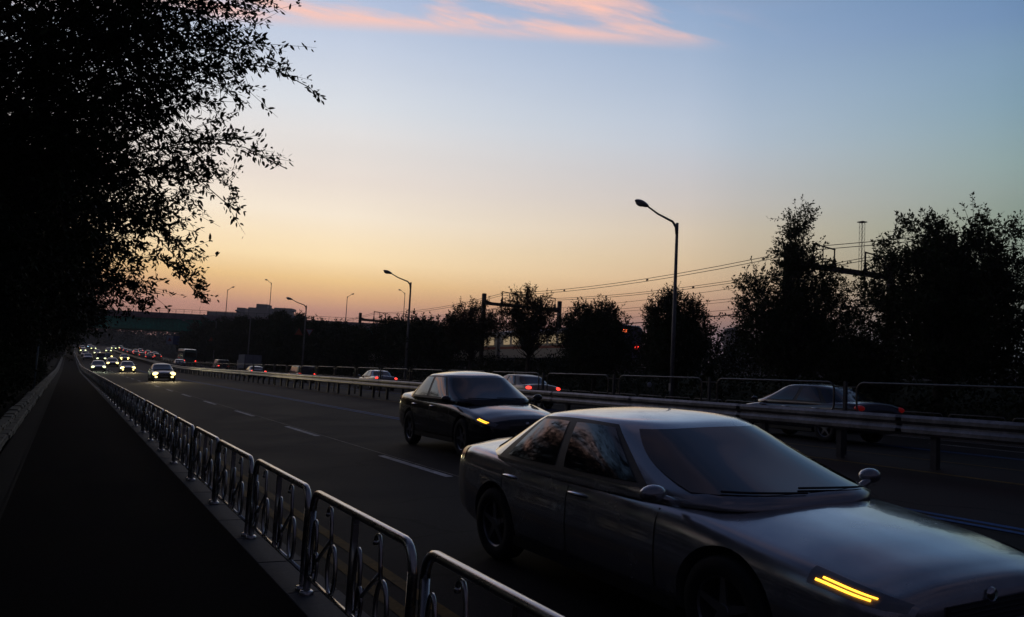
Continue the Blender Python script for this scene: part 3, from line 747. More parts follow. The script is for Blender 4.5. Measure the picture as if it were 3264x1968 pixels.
# ------------------------------------------------------------------ vehicles
def herm(x, xs, ys):
    xs = np.asarray(xs, float); ys = np.asarray(ys, float)
    m_ = np.gradient(ys, xs); i = int(np.clip(np.searchsorted(xs, x) - 1, 0, len(xs) - 2))
    h = xs[i + 1] - xs[i]; t = (x - xs[i]) / h
    return ((2 * t**3 - 3 * t**2 + 1) * ys[i] + (t**3 - 2 * t**2 + t) * h * m_[i] + (-2 * t**3 + 3 * t**2) * ys[i + 1] + (t**3 - t**2) * h * m_[i + 1])
class CarShape:
    def __init__(s, st, gh, wheel_x, wr=.325, vs=1.0):
        s.st = np.array(sorted(st), float); s.gh = gh; s.wx = wheel_x; s.wr = wr
    def sec(s, x):
        W, zb, zs, zt = [herm(x, s.st[:, 0], s.st[:, i]) for i in (1, 2, 3, 4)]
        h = zs - zb
        return [(0, zb), (.78 * W, zb), (.93 * W, zb + .04), (.985 * W, zb + .22 * h), (W, zb + .48 * h), (.992 * W, zb + .66 * h), (.985 * W, zb + .78 * h), (.955 * W, zb + .92 * h), (.90 * W, zs + .005), (.78 * W, zs + (zt - zs) * .35), (.42 * W, zs + (zt - zs) * .85), (0, zt)]
    def B(s, x, v):                             # v in 0..1 from the underside to the top centre line
        P = s.sec(x); k = len(P) - 1; a = v * k; i = int(min(a, k - 1)); t = a - i
        p0, p1, p2, p3 = [P[max(0, min(k, j))] for j in (i - 1, i, i + 1, i + 2)]
        out = []
        for q in (0, 1):
            out.append(.5 * (2 * p1[q] + (p2[q] - p0[q]) * t + (2 * p0[q] - 5 * p1[q] + 4 * p2[q] - p3[q]) * t * t + (3 * p1[q] - p0[q] - 3 * p2[q] + p3[q]) * t**3))
        return np.array([x, max(out[0], 0), out[1]])
    def bn(s, x, v, eps, sg=1):
        e = .01; x0, x1 = s.st[0, 0], s.st[-1, 0]
        a = s.B(min(x + e, x1), v) - s.B(max(x - e, x0), v); b = s.B(x, min(v + .01, 1)) - s.B(x, max(v - .01, 0))
        n = np.cross(b, a); n /= np.linalg.norm(n) + 1e-9
        p = s.B(x, v)
        if n[1] < 0 and v < .8: n = -n
        if v >= .8 and n[2] < 0: n = -n
        p = p + n * eps
        return (p[0], sg * p[1], p[2])
    def body(s, nx=64, nv=34):
        x0, x1 = s.st[0, 0], s.st[-1, 0]
        tx = [x0 + (x1 - x0) * (.5 - .5 * math.cos(PI * i / nx)) for i in range(nx + 1)]
        V = []; R_ = 2 * nv
        for x in tx:
            half = [s.B(x, v) for v in np.linspace(0, 1, nv + 1)]
            ring = [(p[0], p[1], p[2]) for p in half] + [(p[0], -p[1], p[2]) for p in half[-2:0:-1]]
            V += ring
        F = [(i * R_ + j, (i + 1) * R_ + j, (i + 1) * R_ + (j + 1) % R_, i * R_ + (j + 1) % R_) for i in range(nx) for j in range(R_)]
        F += [tuple(range(R_)), tuple(nx * R_ + j for j in range(R_))[::-1]]
        b = MB().add(V, F); return b
    # greenhouse: plan outline is a superellipse that shrinks with height h
    def G(s, h, q=None, sd=None, front=True):
        g = s.gh; n = g['n']
        e = g['round'] * (1 - math.sqrt(max(0, 1 - max(0, (h - .8) / .2) ** 2)))
        hp = max(h, 0.0); xf = g['xf0'] + (g['xf1'] - g['xf0']) * hp ** g.get('pf', .92) - e; xr = g['xr0'] + (g['xr1'] - g['xr0']) * hp ** g.get('pr', 1.0) + e
        w = g['w0'] + (g['w1'] - g['w0']) * hp ** 1.15 - e
        xc, a = (xf + xr) / 2, (xf - xr) / 2
        if q is not None: x = xc + a * q; y = w * (1 - abs(q) ** n) ** (1 / n)
        else: y = w * sd; x = xc + (a if front else -a) * (1 - abs(sd) ** n) ** (1 / n)
        xm = (g['xf1'] + g['xr1']) / 2; hl = (g['xf1'] - g['xr1']) / 2
        z = g['z0'] + (g['z1'] - g['z0']) * h - h * h * g['arch'] * min(4, ((x - xm) / hl) ** 2)
        return np.array([x, y, z])
    def cabin(s):
        hs = [-.12, 0, .1, .25, .4, .55, .7, .8, .86, .92, .96, .985, 1.0]
        ss = list(np.linspace(0, .9, 9)); qc = (1 - .9 ** s.gh['n']) ** (1 / s.gh['n']); qs = list(np.linspace(qc, -qc, 22))[1:-1]
        def ring(h):
            half = [s.G(h, sd=t, front=True) for t in ss] + [s.G(h, q=t) for t in qs] + [s.G(h, sd=t, front=False) for t in ss[::-1]]
            return [tuple(p) for p in half] + [(p[0], -p[1], p[2]) for p in half[-2:0:-1]]
        R0 = [ring(h) for h in hs]
        top = R0[-1]; cx = (max(p[0] for p in top) + min(p[0] for p in top)) / 2; zc = s.gh['z1'] + s.gh['crown']
        for r in (.94, .8, .6, .35, .1):
            R0.append([(cx + (p[0] - cx) * r, p[1] * r, p[2] * 1.0 + (zc - p[2]) * (1 - r * r)) for p in top])
        k = len(top); V = [p for r in R0 for p in r]
        F = [(i * k + j, i * k + (j + 1) % k, (i + 1) * k + (j + 1) % k, (i + 1) * k + j) for i in range(len(R0) - 1) for j in range(k)]
        F.append(tuple((len(R0) - 1) * k + j for j in range(k)))
        return MB().add(V, F)
    def pane(s, kind, a0, a1, h0, h1, eps, sg=1, k=.10, b0=None, b1=None):
        nu, nv = 14, 8; P = []
        for i in range(nu + 1):
            row = []
            for j in range(nv + 1):
                U, Vv = 2 * i / nu - 1, 2 * j / nv - 1
                U2, V2 = U * math.sqrt(1 - k * Vv * Vv), Vv * math.sqrt(1 - k * U * U)
                h = h0 + (h1 - h0) * (V2 + 1) / 2
                lo_, hi_ = a0, a1
                if b0 is not None: f_ = (V2 + 1) / 2; lo_ = a0 + (b0 - a0) * f_; hi_ = a1 + (b1 - a1) * f_
                t = lo_ + (hi_ - lo_) * (U2 + 1) / 2
                def ev(tt, hh):
                    if kind == 'side': return s.G(hh, q=tt)
                    p = s.G(hh, sd=abs(tt), front=kind == 'front'); p[1] *= (1 if tt >= 0 else -1); return p
                p = ev(t, h); e = .01
                d1 = ev(t + e, h) - ev(t - e, h); d2 = ev(t, h + e) - ev(t, h - e); n_ = np.cross(d1, d2); n_ /= np.linalg.norm(n_) + 1e-9
                c_ = np.array([(s.gh['xf1'] + s.gh['xr1']) / 2, 0, s.gh['z0']])
                if np.dot(n_, p - c_) < 0: n_ = -n_
                p = p + n_ * eps
                row.append((p[0], p[1] * sg, p[2]))
            P.append(row)
        return MB().grid(P)
    def side_patch(s, x0, x1, z0, z1, eps, sg=1, nu=4, nv=6):
        def at(x, z):
            vs = np.linspace(.3, .74, 40); pts = [s.B(x, v) for v in vs]
            return np.interp(z, [p[2] for p in pts], [p[1] for p in pts])
        return MB().grid([[(x, sg * (at(x, z) + eps), z) for z in np.linspace(z0, z1, nv + 1)] for x in np.linspace(x0, x1, nu + 1)])
def wheel_meshes(r, w=.20):
    ty = MB().lathe([(r * .66, -w / 2), (r * .93, -w / 2), (r, -w / 2 + .03), (r, w / 2 - .03), (r * .93, w / 2), (r * .66, w / 2), (r * .62, w / 2 - .03), (r * .62, -w / 2 + .03), (r * .66, -w / 2)], 32, 'y').mesh('tyre', rubber, True)
    b = MB().lathe([(r * .66, w * .38), (r * .64, w * .42), (r * .60, w * .36), (r * .60, -w * .3)], 32, 'y')
    b.lathe([(0.001, w * .40), (r * .13, w * .40), (r * .16, w * .3), (r * .16, 0)], 16, 'y')
    for k in range(5):
        t = 2 * PI * k / 5; c_, s_ = math.cos(t), math.sin(t)
        pts = []
        for (rr_, hw) in ((.12, .30), (.62, .16)):
            for sg in (-1, 1):
                for yy in (w * .30, w * .38):
                    a, bb = rr_ * r, sg * hw * r * .3
                    pts.append((a * c_ - bb * s_, yy, a * s_ + bb * c_))
        b.add(pts, [(0, 1, 3, 2), (4, 6, 7, 5), (0, 4, 5, 1), (2, 3, 7, 6), (0, 2, 6, 4), (1, 5, 7, 3)])
    rm = b.mesh('rim', rim_m, False)
    dk = MB().lathe([(0.001, 0), (r * .62, 0)], 24, 'y').mesh('brake_disc', trim_m)
    return ty, rm, dk
def fix(me):
    bm = bmesh.new(); bm.from_mesh(me); bmesh.ops.recalc_face_normals(bm, faces=bm.faces); bm.to_mesh(me); bm.free()
def evaluated(me, cutters):
    for q_ in [me] + list(cutters): fix(q_)
    o = D.objects.new('tmp', me); COL.objects.link(o); tmp = [o]
    for i, cme in enumerate(cutters):
        c_ = D.objects.new('tmpc', cme); COL.objects.link(c_); tmp.append(c_)
        md = o.modifiers.new('b%d' % i, 'BOOLEAN'); md.operation = 'DIFFERENCE'; md.object = c_; md.solver = 'EXACT'
    dg = bpy.context.evaluated_depsgraph_get(); dg.update()
    out = D.meshes.new_from_object(o.evaluated_get(dg))
    for t in tmp: D.objects.remove(t)
    return out
SEDAN = CarShape([(2.36, .60, .40, .57, .60), (2.33, .70, .33, .60, .645), (2.25, .78, .27, .63, .69), (2.0, .855, .22, .69, .765), (1.5, .895, .20, .77, .86), (1.0, .905, .19, .84, .93),
                  (.4, .908, .19, .88, .955), (-.5, .908, .19, .91, .96), (-1.3, .905, .20, .94, .99), (-1.8, .885, .22, .955, 1.03), (-2.1, .85, .27, .95, 1.035), (-2.26, .80, .31, .91, 1.01), (-2.33, .74, .36, .85, .95), (-2.36, .66, .42, .76, .84)],
                 dict(n=4.2, round=.07, xf0=1.32, xf1=.26, xr0=-2.0, xr1=-1.12, w0=.872, w1=.635, z0=.925, z1=1.385, arch=.022, crown=.05, pf=.86, pr=.9), 1.38)
VAN = CarShape([(2.42, .66, .42, .66, .70), (2.36, .78, .33, .78, .84), (2.2, .86, .26, .88, .96), (1.6, .93, .22, 1.0, 1.08), (0, .95, .22, 1.04, 1.08), (-1.6, .95, .22, 1.04, 1.08), (-2.2, .93, .25, 1.03, 1.07), (-2.4, .88, .32, 1.0, 1.05), (-2.44, .82, .40, .95, 1.0)],
               dict(n=6, round=.07, xf0=2.0, xf1=1.25, xr0=-2.40, xr1=-2.22, w0=.93, w1=.80, z0=1.02, z1=1.86, arch=.02, crown=.04, pf=.9, pr=1.0), 1.5, .34)
TY, RIM, DISC = wheel_meshes(.325)
def car_proto(shape, nx=64, nv=30):
    s = shape
    body = s.body(nx, nv).mesh('body', white_p)
    cuts = []
    for wx in (s.wx, -s.wx):
        cuts.append(MB().add(*cyl_y(wx, .33, s.wr + .055, -1.2, 1.2)).mesh('cut', trim_m))
    body = evaluated(body, cuts)
    body.shade_smooth()
    cab = s.cabin().mesh('cabin', white_p, True)
    parts = dict(body=body, cabin=cab)
    return parts
def cyl_y(cx, cz, r, y0, y1, n=36):
    V = [(cx + r * math.cos(2 * PI * j / n), y, cz + r * math.sin(2 * PI * j / n)) for y in (y0, y1) for j in range(n)]
    F = [(j, (j + 1) % n, n + (j + 1) % n, n + j) for j in range(n)] + [tuple(range(n))[::-1], tuple(range(n, 2 * n))]
    return V, F
def smooth_by_angle(me, ang=35):
    try:
        me.set_sharp_from_angle(angle=rad(ang))
    except Exception: pass
PROTO = {}
def meshes_for(kind):
    if kind in PROTO: return PROTO[kind]
    s = SEDAN if kind == 'sedan' else VAN
    p = car_proto(s); smooth_by_angle(p['body'], 40)
    q = {}
    if kind == 'sedan':
        side = [(.64, .03, .68, -.01), (-.04, -.60, -.075, -.60), ]
        hlo, hhi = .10, .87
        q['windscreen'] = (s.pane('front', -.90, .90, .05, .90, .006), glass_m)
        q['rear_window'] = (s.pane('rear', -.86, .86, .12, .88, .006), glass_m)
        names = [('side_window', .60, .03, .62, .03), ('side_window', -.045, -.56, -.09, -.60)]
    else:
        q['windscreen'] = (s.pane('front', -.92, .92, .05, .88, .006, k=.04), glass_m)
        q['rear_window'] = (s.pane('rear', -.84, .84, .12, .86, .006, k=.05), glass_m)
        names = [('side_window', .78, .40, .80, .36), ('side_window', .36, -.22, .32, -.22), ('side_window', -.26, -.84, -.26, -.84)]
        hlo, hhi = .10, .84
    wins = []
    for sg in (1, -1):
        for (n_, a0, a1, b0, b1) in names:
            wins.append((s.pane('side', a0, a1, hlo, hhi, .007, sg, k=.05, b0=b0, b1=b1).mesh('side_window', glass_lit, True)))
    e0, e1 = (.66, -.66) if kind == 'sedan' else (.82, -.88)
    surr = [s.pane('side', e0, e1, .03, .93, .003, sg, k=.05, b0=e0 + .02, b1=e1 - .02).mesh('window_surround', trim_m, True) for sg in (1, -1)]
    out = {k: v[0].mesh(k, v[1], True) for k, v in q.items()}
    out['side_windows'] = wins; out['surr'] = surr; out.update(p)
    # small fittings
    zl = .60 if kind == 'sedan' else .74
    seams = []
    for sg in (1, -1):
        for x in ((.80, -.22, -1.22) if kind == 'sedan' else (1.15, .2, -.9)):
            seams.append(s.side_patch(x - .007, x + .007, .32, .84 if kind == 'sedan' else .95, .002, sg, 1, 10).mesh('door_seam', trim_m))
        seams.append(s.side_patch(-1.0 if kind == 'sedan' else -1.1, 1.0 if kind == 'sedan' else 1.1, .215, .30, .004, sg, 16, 2).mesh('side_skirt', trim_m))
    out['seams'] = seams
    hd = []
    for sg in (1, -1):
        for x in (-.08, -1.08):
            hd.append(MB().blob((x, sg * (.905 if kind == 'sedan' else .955), .80 if kind == 'sedan' else .92), (.11, .022, .018)).mesh('door_handle', chrome, True))
    out['handles'] = hd
    out['mirrors'] = [MB().blob((.92 if kind == 'sedan' else 1.5, sg * (1.0 if kind == 'sedan' else 1.08), .965 if kind == 'sedan' else 1.2), (.06, .10, .058)).tube([(.97 if kind == 'sedan' else 1.5, sg * .84, .90 if kind == 'sedan' else 1.14), (.93 if kind == 'sedan' else 1.5, sg * 1.0, .95 if kind == 'sedan' else 1.18)], .028, 8).mesh('wing_mirror', trim_m, True) for sg in (1, -1)]
    hl = []; tl = []; am = []
    x1 = s.st[-1, 0]; x0 = s.st[0, 0]
    for sg in (1, -1):
        hl.append(MB().grid([[s.bn(x, v, .006, sg) for v in np.linspace(.60, .75, 7)] for x in np.linspace(x1 - .42, x1 - .015, 10)]).mesh('headlight', lens_clear, True))
        tl.append(MB().grid([[s.bn(x, v, .006, sg) for v in np.linspace(.58, .74, 7)] for x in np.linspace(x0 + .02, x0 + .30, 8)]).mesh('tail_light', lens_red, True))
        for v0, v1, xa, xb in ((.632, .650, .38, .12), (.668, .684, .35, .10)):  # amber lamp split into two strips shaped like its light streaks
            am.append(MB().grid([[s.bn(x, v, .012, sg) for v in np.linspace(v0, v1, 3)] for x in np.linspace(x1 - xa, x1 - xb, 9)]).mesh('turn_signal', amber_on, True))
    out['headlights'] = hl; out['tails'] = tl; out['signals'] = am
    if kind == 'sedan':
        wp = []
        for y0_, y1_ in ((.55, -.05), (-.05, -.62)):
            pts = []
            for k_ in range(7):
                f_ = k_ / 6; yy = (y0_ + (y1_ - y0_) * f_) / .87; h_ = .045 + .05 * f_
                p_ = s.G(h_, sd=abs(yy)); pts.append((p_[0] + .022, yy * .87, p_[2] + .012))
            wp.append(MB().tube(pts, .008, 5).mesh('wiper', trim_m))
        out['wipers'] = wp
        out['badge'] = MB().lathe([(.001, .012), (.035, .012), (.04, 0)], 16, 'x', (x1 + .006, 0, .585)).mesh('badge', chrome, True)
    gri = MB().box(x1 + .001, x1 + .012, -.36, .36, .44, .56)
    out['grille'] = gri.mesh('grille', trim_m)
    gs = MB()
    for k_ in range(4): gs.box(x1 + .012, x1 + .02, -.35, .35, .455 + k_ * .027, .463 + k_ * .027)
    out['grille_slats'] = gs.mesh('grille_slats', chrome)
    out['plate_f'] = MB().box(x1 + .013, x1 + .024, -.26, .26, .36 if kind == 'sedan' else .42, .44 if kind == 'sedan' else .5).mesh('number_plate', plate_m)
    out['plate_r'] = MB().box(x0 - .012, x0 - .001, -.26, .26, .60, .71).mesh('number_plate', plate_m)
    out['lamp_front'] = [MB().blob((x1 - .12, sg * .64, zl + (.0)), (.15, .24, .15)).mesh('headlight', warm_on, True) for sg in (1, -1)]  # oversized lit lenses, headlight glare put into their shape
    out['fog'] = [MB().blob((x1 - .05, sg * .60, .36), (.10, .11, .08)).mesh('fog_lamp', warm_on, True) for sg in (1, -1)]
    out['lamp_rear'] = [MB().blob((x0 + .10, sg * .70, .86 if kind == 'sedan' else 1.0), (.13, .13, .075)).mesh('tail_light', red_on, True) for sg in (1, -1)]
    PROTO[kind] = out; return out
def slot(o, m):
    if o.data.materials:
        o.material_slots[0].link = 'OBJECT'; o.material_slots[0].material = m
    return o
def place(o, x, y, heading, slope=0.0, pitch_=0.0, dz=0.0):
    # heading: unit vector (x, y) of the nose; slope: cross fall of the road (rise per metre of +X)
    f_ = Vector((heading[0], heading[1], slope * heading[0] + pitch_ * heading[1])).normalized()
    upv = Vector((-slope, -pitch_, 1)).normalized(); l_ = upv.cross(f_).normalized(); f_ = l_.cross(upv)
    m_ = Matrix.Identity(4)
    for i in range(3): m_[i][0] = f_[i]; m_[i][1] = l_[i]; m_[i][2] = upv[i]
    m_.translation = Vector((x, y, gz(x, y) + dz)); o.matrix_world = m_
def car(label, x, y, toward, paint, kind='sedan', cat='car', group=None, detail=2, front=None, rear=None, signal=None, fog=None, sc=(1, 1, 1), name='car', far=False):
    P = meshes_for(kind); s = SEDAN if kind == 'sedan' else VAN
    t = thing(name, label, cat, group=group)
    slot(link('body', P['body'], t), paint); slot(link('cabin', P['cabin'], t), paint)
    link('windscreen', P['windscreen'], t); link('rear_window', P['rear_window'], t); [link('window_surround', w_, t) for w_ in P['surr']]
    for w_ in P['side_windows']: link('side_window', w_, t)
    if detail > 0:
        for h_ in P['seams']: link(h_.name.split('.')[0], h_, t)
        for h_ in P['handles']: link('door_handle', h_, t)
        for h_ in P['mirrors']: slot(link('wing_mirror', h_, t), paint)
    for w_ in P.get('wipers', []): link('wiper', w_, t)
    if 'badge' in P: link('badge', P['badge'], t)
    g_ = link('grille', P['grille'], t)
    if detail > 0: link('grille_slats', P['grille_slats'], g_)
    link('number_plate', P['plate_f'], t); link('number_plate', P['plate_r'], t)
    for i, h_ in enumerate(P['headlights']):
        link('headlight', h_, t)
    for i in (0, 1):
        if front: slot(link('headlight', P['lamp_front'][i], t), front)
        if fog: slot(link('fog_lamp', P['fog'][i], t), fog)
        if rear: slot(link('tail_light', P['lamp_rear'][i], t), rear)
        else: link('tail_light', P['tails'][i], t)
    if signal:
        for a_ in P['signals']: slot(link('turn_signal', a_, t), signal)
    for wx in (s.wx, -s.wx):
        for sg in (1, -1):
            w_ = link('wheel', DISC, t, (wx, sg * .80 * (1 if kind == 'sedan' else 1.05), .325)); w_.rotation_euler = (0, random.uniform(0, 1), 0 if sg > 0 else PI)
            link('tyre', TY, w_); link('rim', RIM, w_)
    sl = .05 if x < 13.9 else -.004
    pt = (rise(y + 2) - rise(y - 2)) / 4
    place(t, x, y, (0, -1) if toward else (0, 1), sl, pt, 0)
    if front in (warm_on, cool_on) and y < 135:  # the beams of the nearest lit headlamps
        for sg in (1, -1):
            ld = D.lights.new('headlamp_beam', 'SPOT'); ld.energy = 260 if front is warm_on else 160; ld.color = (1, .78, .42) if front is warm_on else (.9, 1, .7)
            ld.spot_size = rad(64); ld.spot_blend = .8; ld.shadow_soft_size = .07
            lo = D.objects.new('headlamp_beam', ld); COL.objects.link(lo); lo.parent = t; lo.location = (s.st[-1, 0] + .12, sg * .62, .62)
            lo.rotation_euler = Vector((-1, 0, .10)).to_track_quat('Z', 'Y').to_euler()
    if sc != (1, 1, 1): t.matrix_world = t.matrix_world @ Matrix.Diagonal((*sc, 1))
    return t
# near carriageway, coming towards the camera
car('pale silver sedan in the lane beside the fence, nearest of all cars', 4.42, 5.42, True, white_p, signal=amber_on, sc=(1.09, 1, .97))
car('black sedan with glowing amber front signal in the middle lane', 7.48, 15.8, True, black_p, signal=amber_on, sc=(.97, 1, 1.09))
GN = 'oncoming cars with headlights'
car('grey oncoming car with four blazing headlights, nearest of the far group', 7.05, 76, True, grey_p, front=warm_on, fog=warm_on, group=GN, detail=1)
car('oncoming car behind it with one strong headlight pair and an orange marker', 7.0, 121, True, silver_p, front=warm_on, fog=warm_on, signal=amber_on, group=GN, detail=1)
car('oncoming silver car in the kerb lane with whitish headlights', 3.75, 126, True, silver_p, front=cool_on, group=GN, detail=1)
car('unlit pale car in the kerb lane behind the white-lit car', 3.9, 204, True, silver_p, group=GN, detail=0)
car('unlit darker car last in the kerb lane queue', 3.9, 238, True, grey_p, group=GN, detail=0)
car('oncoming car with tall white headlights between the two lanes', 5.9, 186, True, dark_p, kind='van', front=cool_on, group=GN, detail=0, sc=(1, 1, .95))
car('oncoming dark car with small round headlights behind the marker car', 6.5, 152, True, dark_p, front=warm_on, group=GN, detail=0)
car('oncoming car beside the median with a flaring headlight', 10.6, 196, True, dark_p, front=warm_on, fog=warm_on, group=GN, detail=0)
car('oncoming car one place ahead of the flaring car by the median', 8.2, 214, True, dark_p, front=warm_on, group=GN, detail=0)
lst = [(7.2, 262, cool_on), (4.2, 300, green_on), (11.4, 300, green_on), (15.0, 352, green_on), (8.0, 340, green_on), (18.5, 372, green_on), (4.5, 345, amber_dim), (7.6, 380, blue_on)]
lt = ['greenish lit car in the far queue under the bridge, first of the middle lane', 'small car with yellow lights at the kerb end of the far queue', 'small car with yellow-green lights beside the far median',
      'tiny yellow-lit car right of the far median', 'tiny car in the middle of the far queue', 'tiny lit car at the top of the far queue', 'tiny car with weak orange light at the far left', 'tiny car with a bluish light at the back']
for (x, y_, m_), lb in zip(lst, lt): car(lb, x, y_, True, dark_p, front=m_, group=GN, detail=0)
# far carriageway, driving away
GF = 'cars driving away on the far carriageway'
car('dark sedan half hidden behind the median fence at the right', 17.5, 16.4, False, dark_p, rear=red_dim, group=GF, sc=(1, 1, 1))
car('beige sedan with long red tail lights behind the black sedan', 17.9, 33.5, False, beige_p, rear=red_on, group=GF)
car('white hatchback with red tail lights beside the second lamp post', 20.2, 60, False, white_p, rear=red_on, group=GF)
car('dark car with pale flank and red lights beside the third lamp post', 19.6, 80, False, dark_p, kind='van', rear=red_on, group=GF, sc=(.95, .95, .82))
car('low dark car, only two small red lights showing over the barrier', 17.6, 92, False, black_p, rear=red_on, group=GF, sc=(.95, .95, .93))
car('dark van with two red lights left of the box truck', 20.0, 130, False, dark_p, kind='van', cat='van', rear=red_on, group=GF, name='van', sc=(1.05, 1, 1.02))
q_ = [(16.4, 150, white_p, 0), (16.0, 205, dark_p, 1), (19.2, 222, grey_p, 1), (16.2, 228, silver_p, 1), (19.6, 246, dark_p, 1), (16.4, 252, dark_p, 1), (22.0, 262, silver_p, 1), (19.2, 270, grey_p, 1), (16.2, 276, dark_p, 1), (22.4, 292, dark_p, 1), (16.4, 302, silver_p, 1), (19.4, 300, dark_p, 1), (22.2, 322, dark_p, 1), (16.8, 330, grey_p, 1)]
ql = ['pale car roof just right of the teal bus', 'first red-lit car of the jam, lowest of the red cluster', 'second jam car on the right of the red cluster', 'silver car at the left of the red cluster', 'jam car with bright red lights in the middle of the cluster', 'jam car at the left edge of the cluster',
      'silver car at the right edge of the cluster', 'grey jam car high in the cluster', 'dark jam car high on the left of the cluster', 'small red-lit car at the upper right of the jam', 'tiny red-lit car by the median', 'tiny red-lit car in the jam middle', 'tiny red-lit car at the jam top right', 'last tiny red-lit car before the bend']
for (x, y_, p_, l_), lb in zip(q_, ql): car(lb, x, y_, False, p_, rear=red_on if l_ else None, group=GF, detail=0)
# teal bus
def boxy(name, label, cat, x, y_, Lh, W, H, paint, rearl=True, group=None):
    t = thing(name, label, cat, group=group); z0 = .45
    b = MB(); n = 20
    def rr(u): return u
    secs = []
    for i in range(13):
        xx = -Lh / 2 + Lh * i / 12
        e = 1 - .10 * max(0, (abs(xx) / (Lh / 2) - .92) / .08) ** 2
        ring = []
        for k in range(28):
            th = 2 * PI * k / 28; c_, s_ = math.cos(th), math.sin(th); p_ = 7
            ring.append((xx, W / 2 * e * math.copysign(abs(c_) ** (2 / p_), c_), z0 + (H - z0) / 2 + (H - z0) / 2 * e * math.copysign(abs(s_) ** (2 / p_), s_)))
        secs.append(ring)
    V = [p for r in secs for p in r]
    F = [(i * 28 + j, (i + 1) * 28 + j, (i + 1) * 28 + (j + 1) % 28, i * 28 + (j + 1) % 28) for i in range(12) for j in range(28)] + [tuple(range(28)), tuple(12 * 28 + j for j in range(28))[::-1]]
    b.add(V, F); bo = b.build('body', paint, t, True); smooth_by_angle(bo.data, 40)
    MB().box(-Lh / 2 - .012, -Lh / 2 + .05, -W * .40, W * .40, H * .52, H * .80).build('rear_window', glass_m, t)
    for sg in (1, -1):
        nwin = int(Lh / 1.4)
        for k in range(nwin):
            xx = -Lh / 2 + .5 + k * (Lh - 1.0) / nwin
            MB().box(xx, xx + (Lh - 1.0) / nwin - .08, min(sg * W / 2, sg * (W / 2 + .01)), max(sg * W / 2, sg * (W / 2 + .01)), H * .50, H * .82).build('side_window', glass_lit, t)
        MB().blob((-Lh / 2 + .02, sg * W * .40, .95), (.06, .13, .13)).build('tail_light', red_on, t, True)
        for xx in (-Lh * .28, Lh * .32):
            w_ = link('wheel', DISC, t, (xx, sg * (W / 2 - .13), .48)); w_.scale = (1.45, 1.2, 1.45); w_.rotation_euler = (0, 0, 0 if sg > 0 else PI)
            link('tyre', TY, w_); link('rim', RIM, w_)
    MB().box(-Lh / 2 - .03, -Lh / 2 + .02, -W * .45, W * .45, .5, .75).build('bumper', trim_m, t)
    place(t, x, y_, (0, 1), -.004, (rise(y_ + 3) - rise(y_ - 3)) / 6); return t
boxy('bus', 'teal bus seen from behind, beyond the dark van', 'bus', 20.6, 176, 10, 2.5, 3.2, teal_p)
# box truck
t = thing('box_truck', 'grey box truck with ribbed cargo body left of the third lamp post', 'truck')
MB().box(-2.6, 1.6, -1.05, 1.05, 1.0, 2.75).build('cargo_box', box_p, t)
for k in range(11):
    for sg in (1, -1): MB().box(-2.5 + k * .4, -2.46 + k * .4, min(sg * 1.05, sg * 1.075), max(sg * 1.05, sg * 1.075), 1.03, 2.72).build('rib', box_p, t)
for k in (-.95, 0, .92): MB().box(-2.63, -2.60, k, k + .04, 1.05, 2.7).build('door_bar', galv, t)
b = MB().grid([[(x, y_, z) for x, z in ((1.7, .5), (3.35, .5), (3.45, 1.2), (3.05, 2.05), (1.75, 2.1), (1.7, .5))] for y_ in (-.95, .95)])
b.add([(x, y_, z) for y_ in (-.95, .95) for x, z in ((1.7, .5), (3.35, .5), (3.45, 1.2), (3.05, 2.05), (1.75, 2.1))], [(0, 1, 2, 3, 4), (9, 8, 7, 6, 5)])
b.build('cab', silver_p, t)
MB().box(-2.6, 3.2, -.45, .45, .55, .98).build('chassis', trim_m, t)
for sg in (1, -1):
    for xx in (-1.5, 2.5):
        w_ = link('wheel', DISC, t, (xx, sg * .88, .37)); w_.scale = (1.12, 1, 1.12); w_.rotation_euler = (0, 0, 0 if sg > 0 else PI); link('tyre', TY, w_); link('rim', RIM, w_)
    MB().box(-2.65, -2.6, sg * .8 - .1, sg * .8 + .1, .8, .92).build('tail_light', lens_red, t)
place(t, 20.8, 113, (0, 1), -.004)

# ------------------------------------------------------------------ overpass
o_b = thing('overpass', 'road bridge with green steel girders and concrete parapet crossing over the traffic', 'bridge', (0, 231.5, 0), math.atan2(-.52, 1))
X0, X1 = -70, 96
# local x runs along the bridge, local y away from the camera
def seg(a, b): return a, b
ZB0, ZB1 = 9.75, 12.45
b = MB()
for yy in (0, 2.6, 5.2, 7.8, 10.4): b.box(X0, X1, yy, yy + .35, ZB0, ZB1); b.box(X0, X1, yy - .25, yy + .6, ZB0 - .06, ZB0)
b.build('girder', girder_m, o_b)
for k in range(int((X1 - X0) / 2.0)): MB().box(X0 + k * 2.0, X0 + k * 2.0 + .05, -.12, -.005, ZB0 + .01, ZB1 - .01).build('stiffener', girder_m, o_b)
MB().box(X0, X1, -1.0, 12, ZB1, ZB1 + .30).build('deck', parapet_m, o_b)
for k in range(int((X1 - X0) / 8.0) + 1):
    x0_ = X0 + k * 8.0
    for yy in (-1.05, 11.8): MB().box(x0_ + .01, min(x0_ + 7.98, X1), yy, yy + .25, ZB1 + .05, ZB1 + 1.35).build('parapet_panel', parapet_m, o_b)
for k in range(int((X1 - X0) / 1.95)): MB().box(X0 + k * 1.95, X0 + k * 1.95 + .07, -.95, -.88, ZB1 + 1.35, ZB1 + 2.35).build('rail_post', darkgalv, o_b)
MB().box(X0, X1, -.94, -.89, ZB1 + 2.3, ZB1 + 2.37).build('handrail', darkgalv, o_b)
MB().box(X0, X1, -.93, -.90, ZB1 + 1.85, ZB1 + 1.88).build('handrail', darkgalv, o_b)
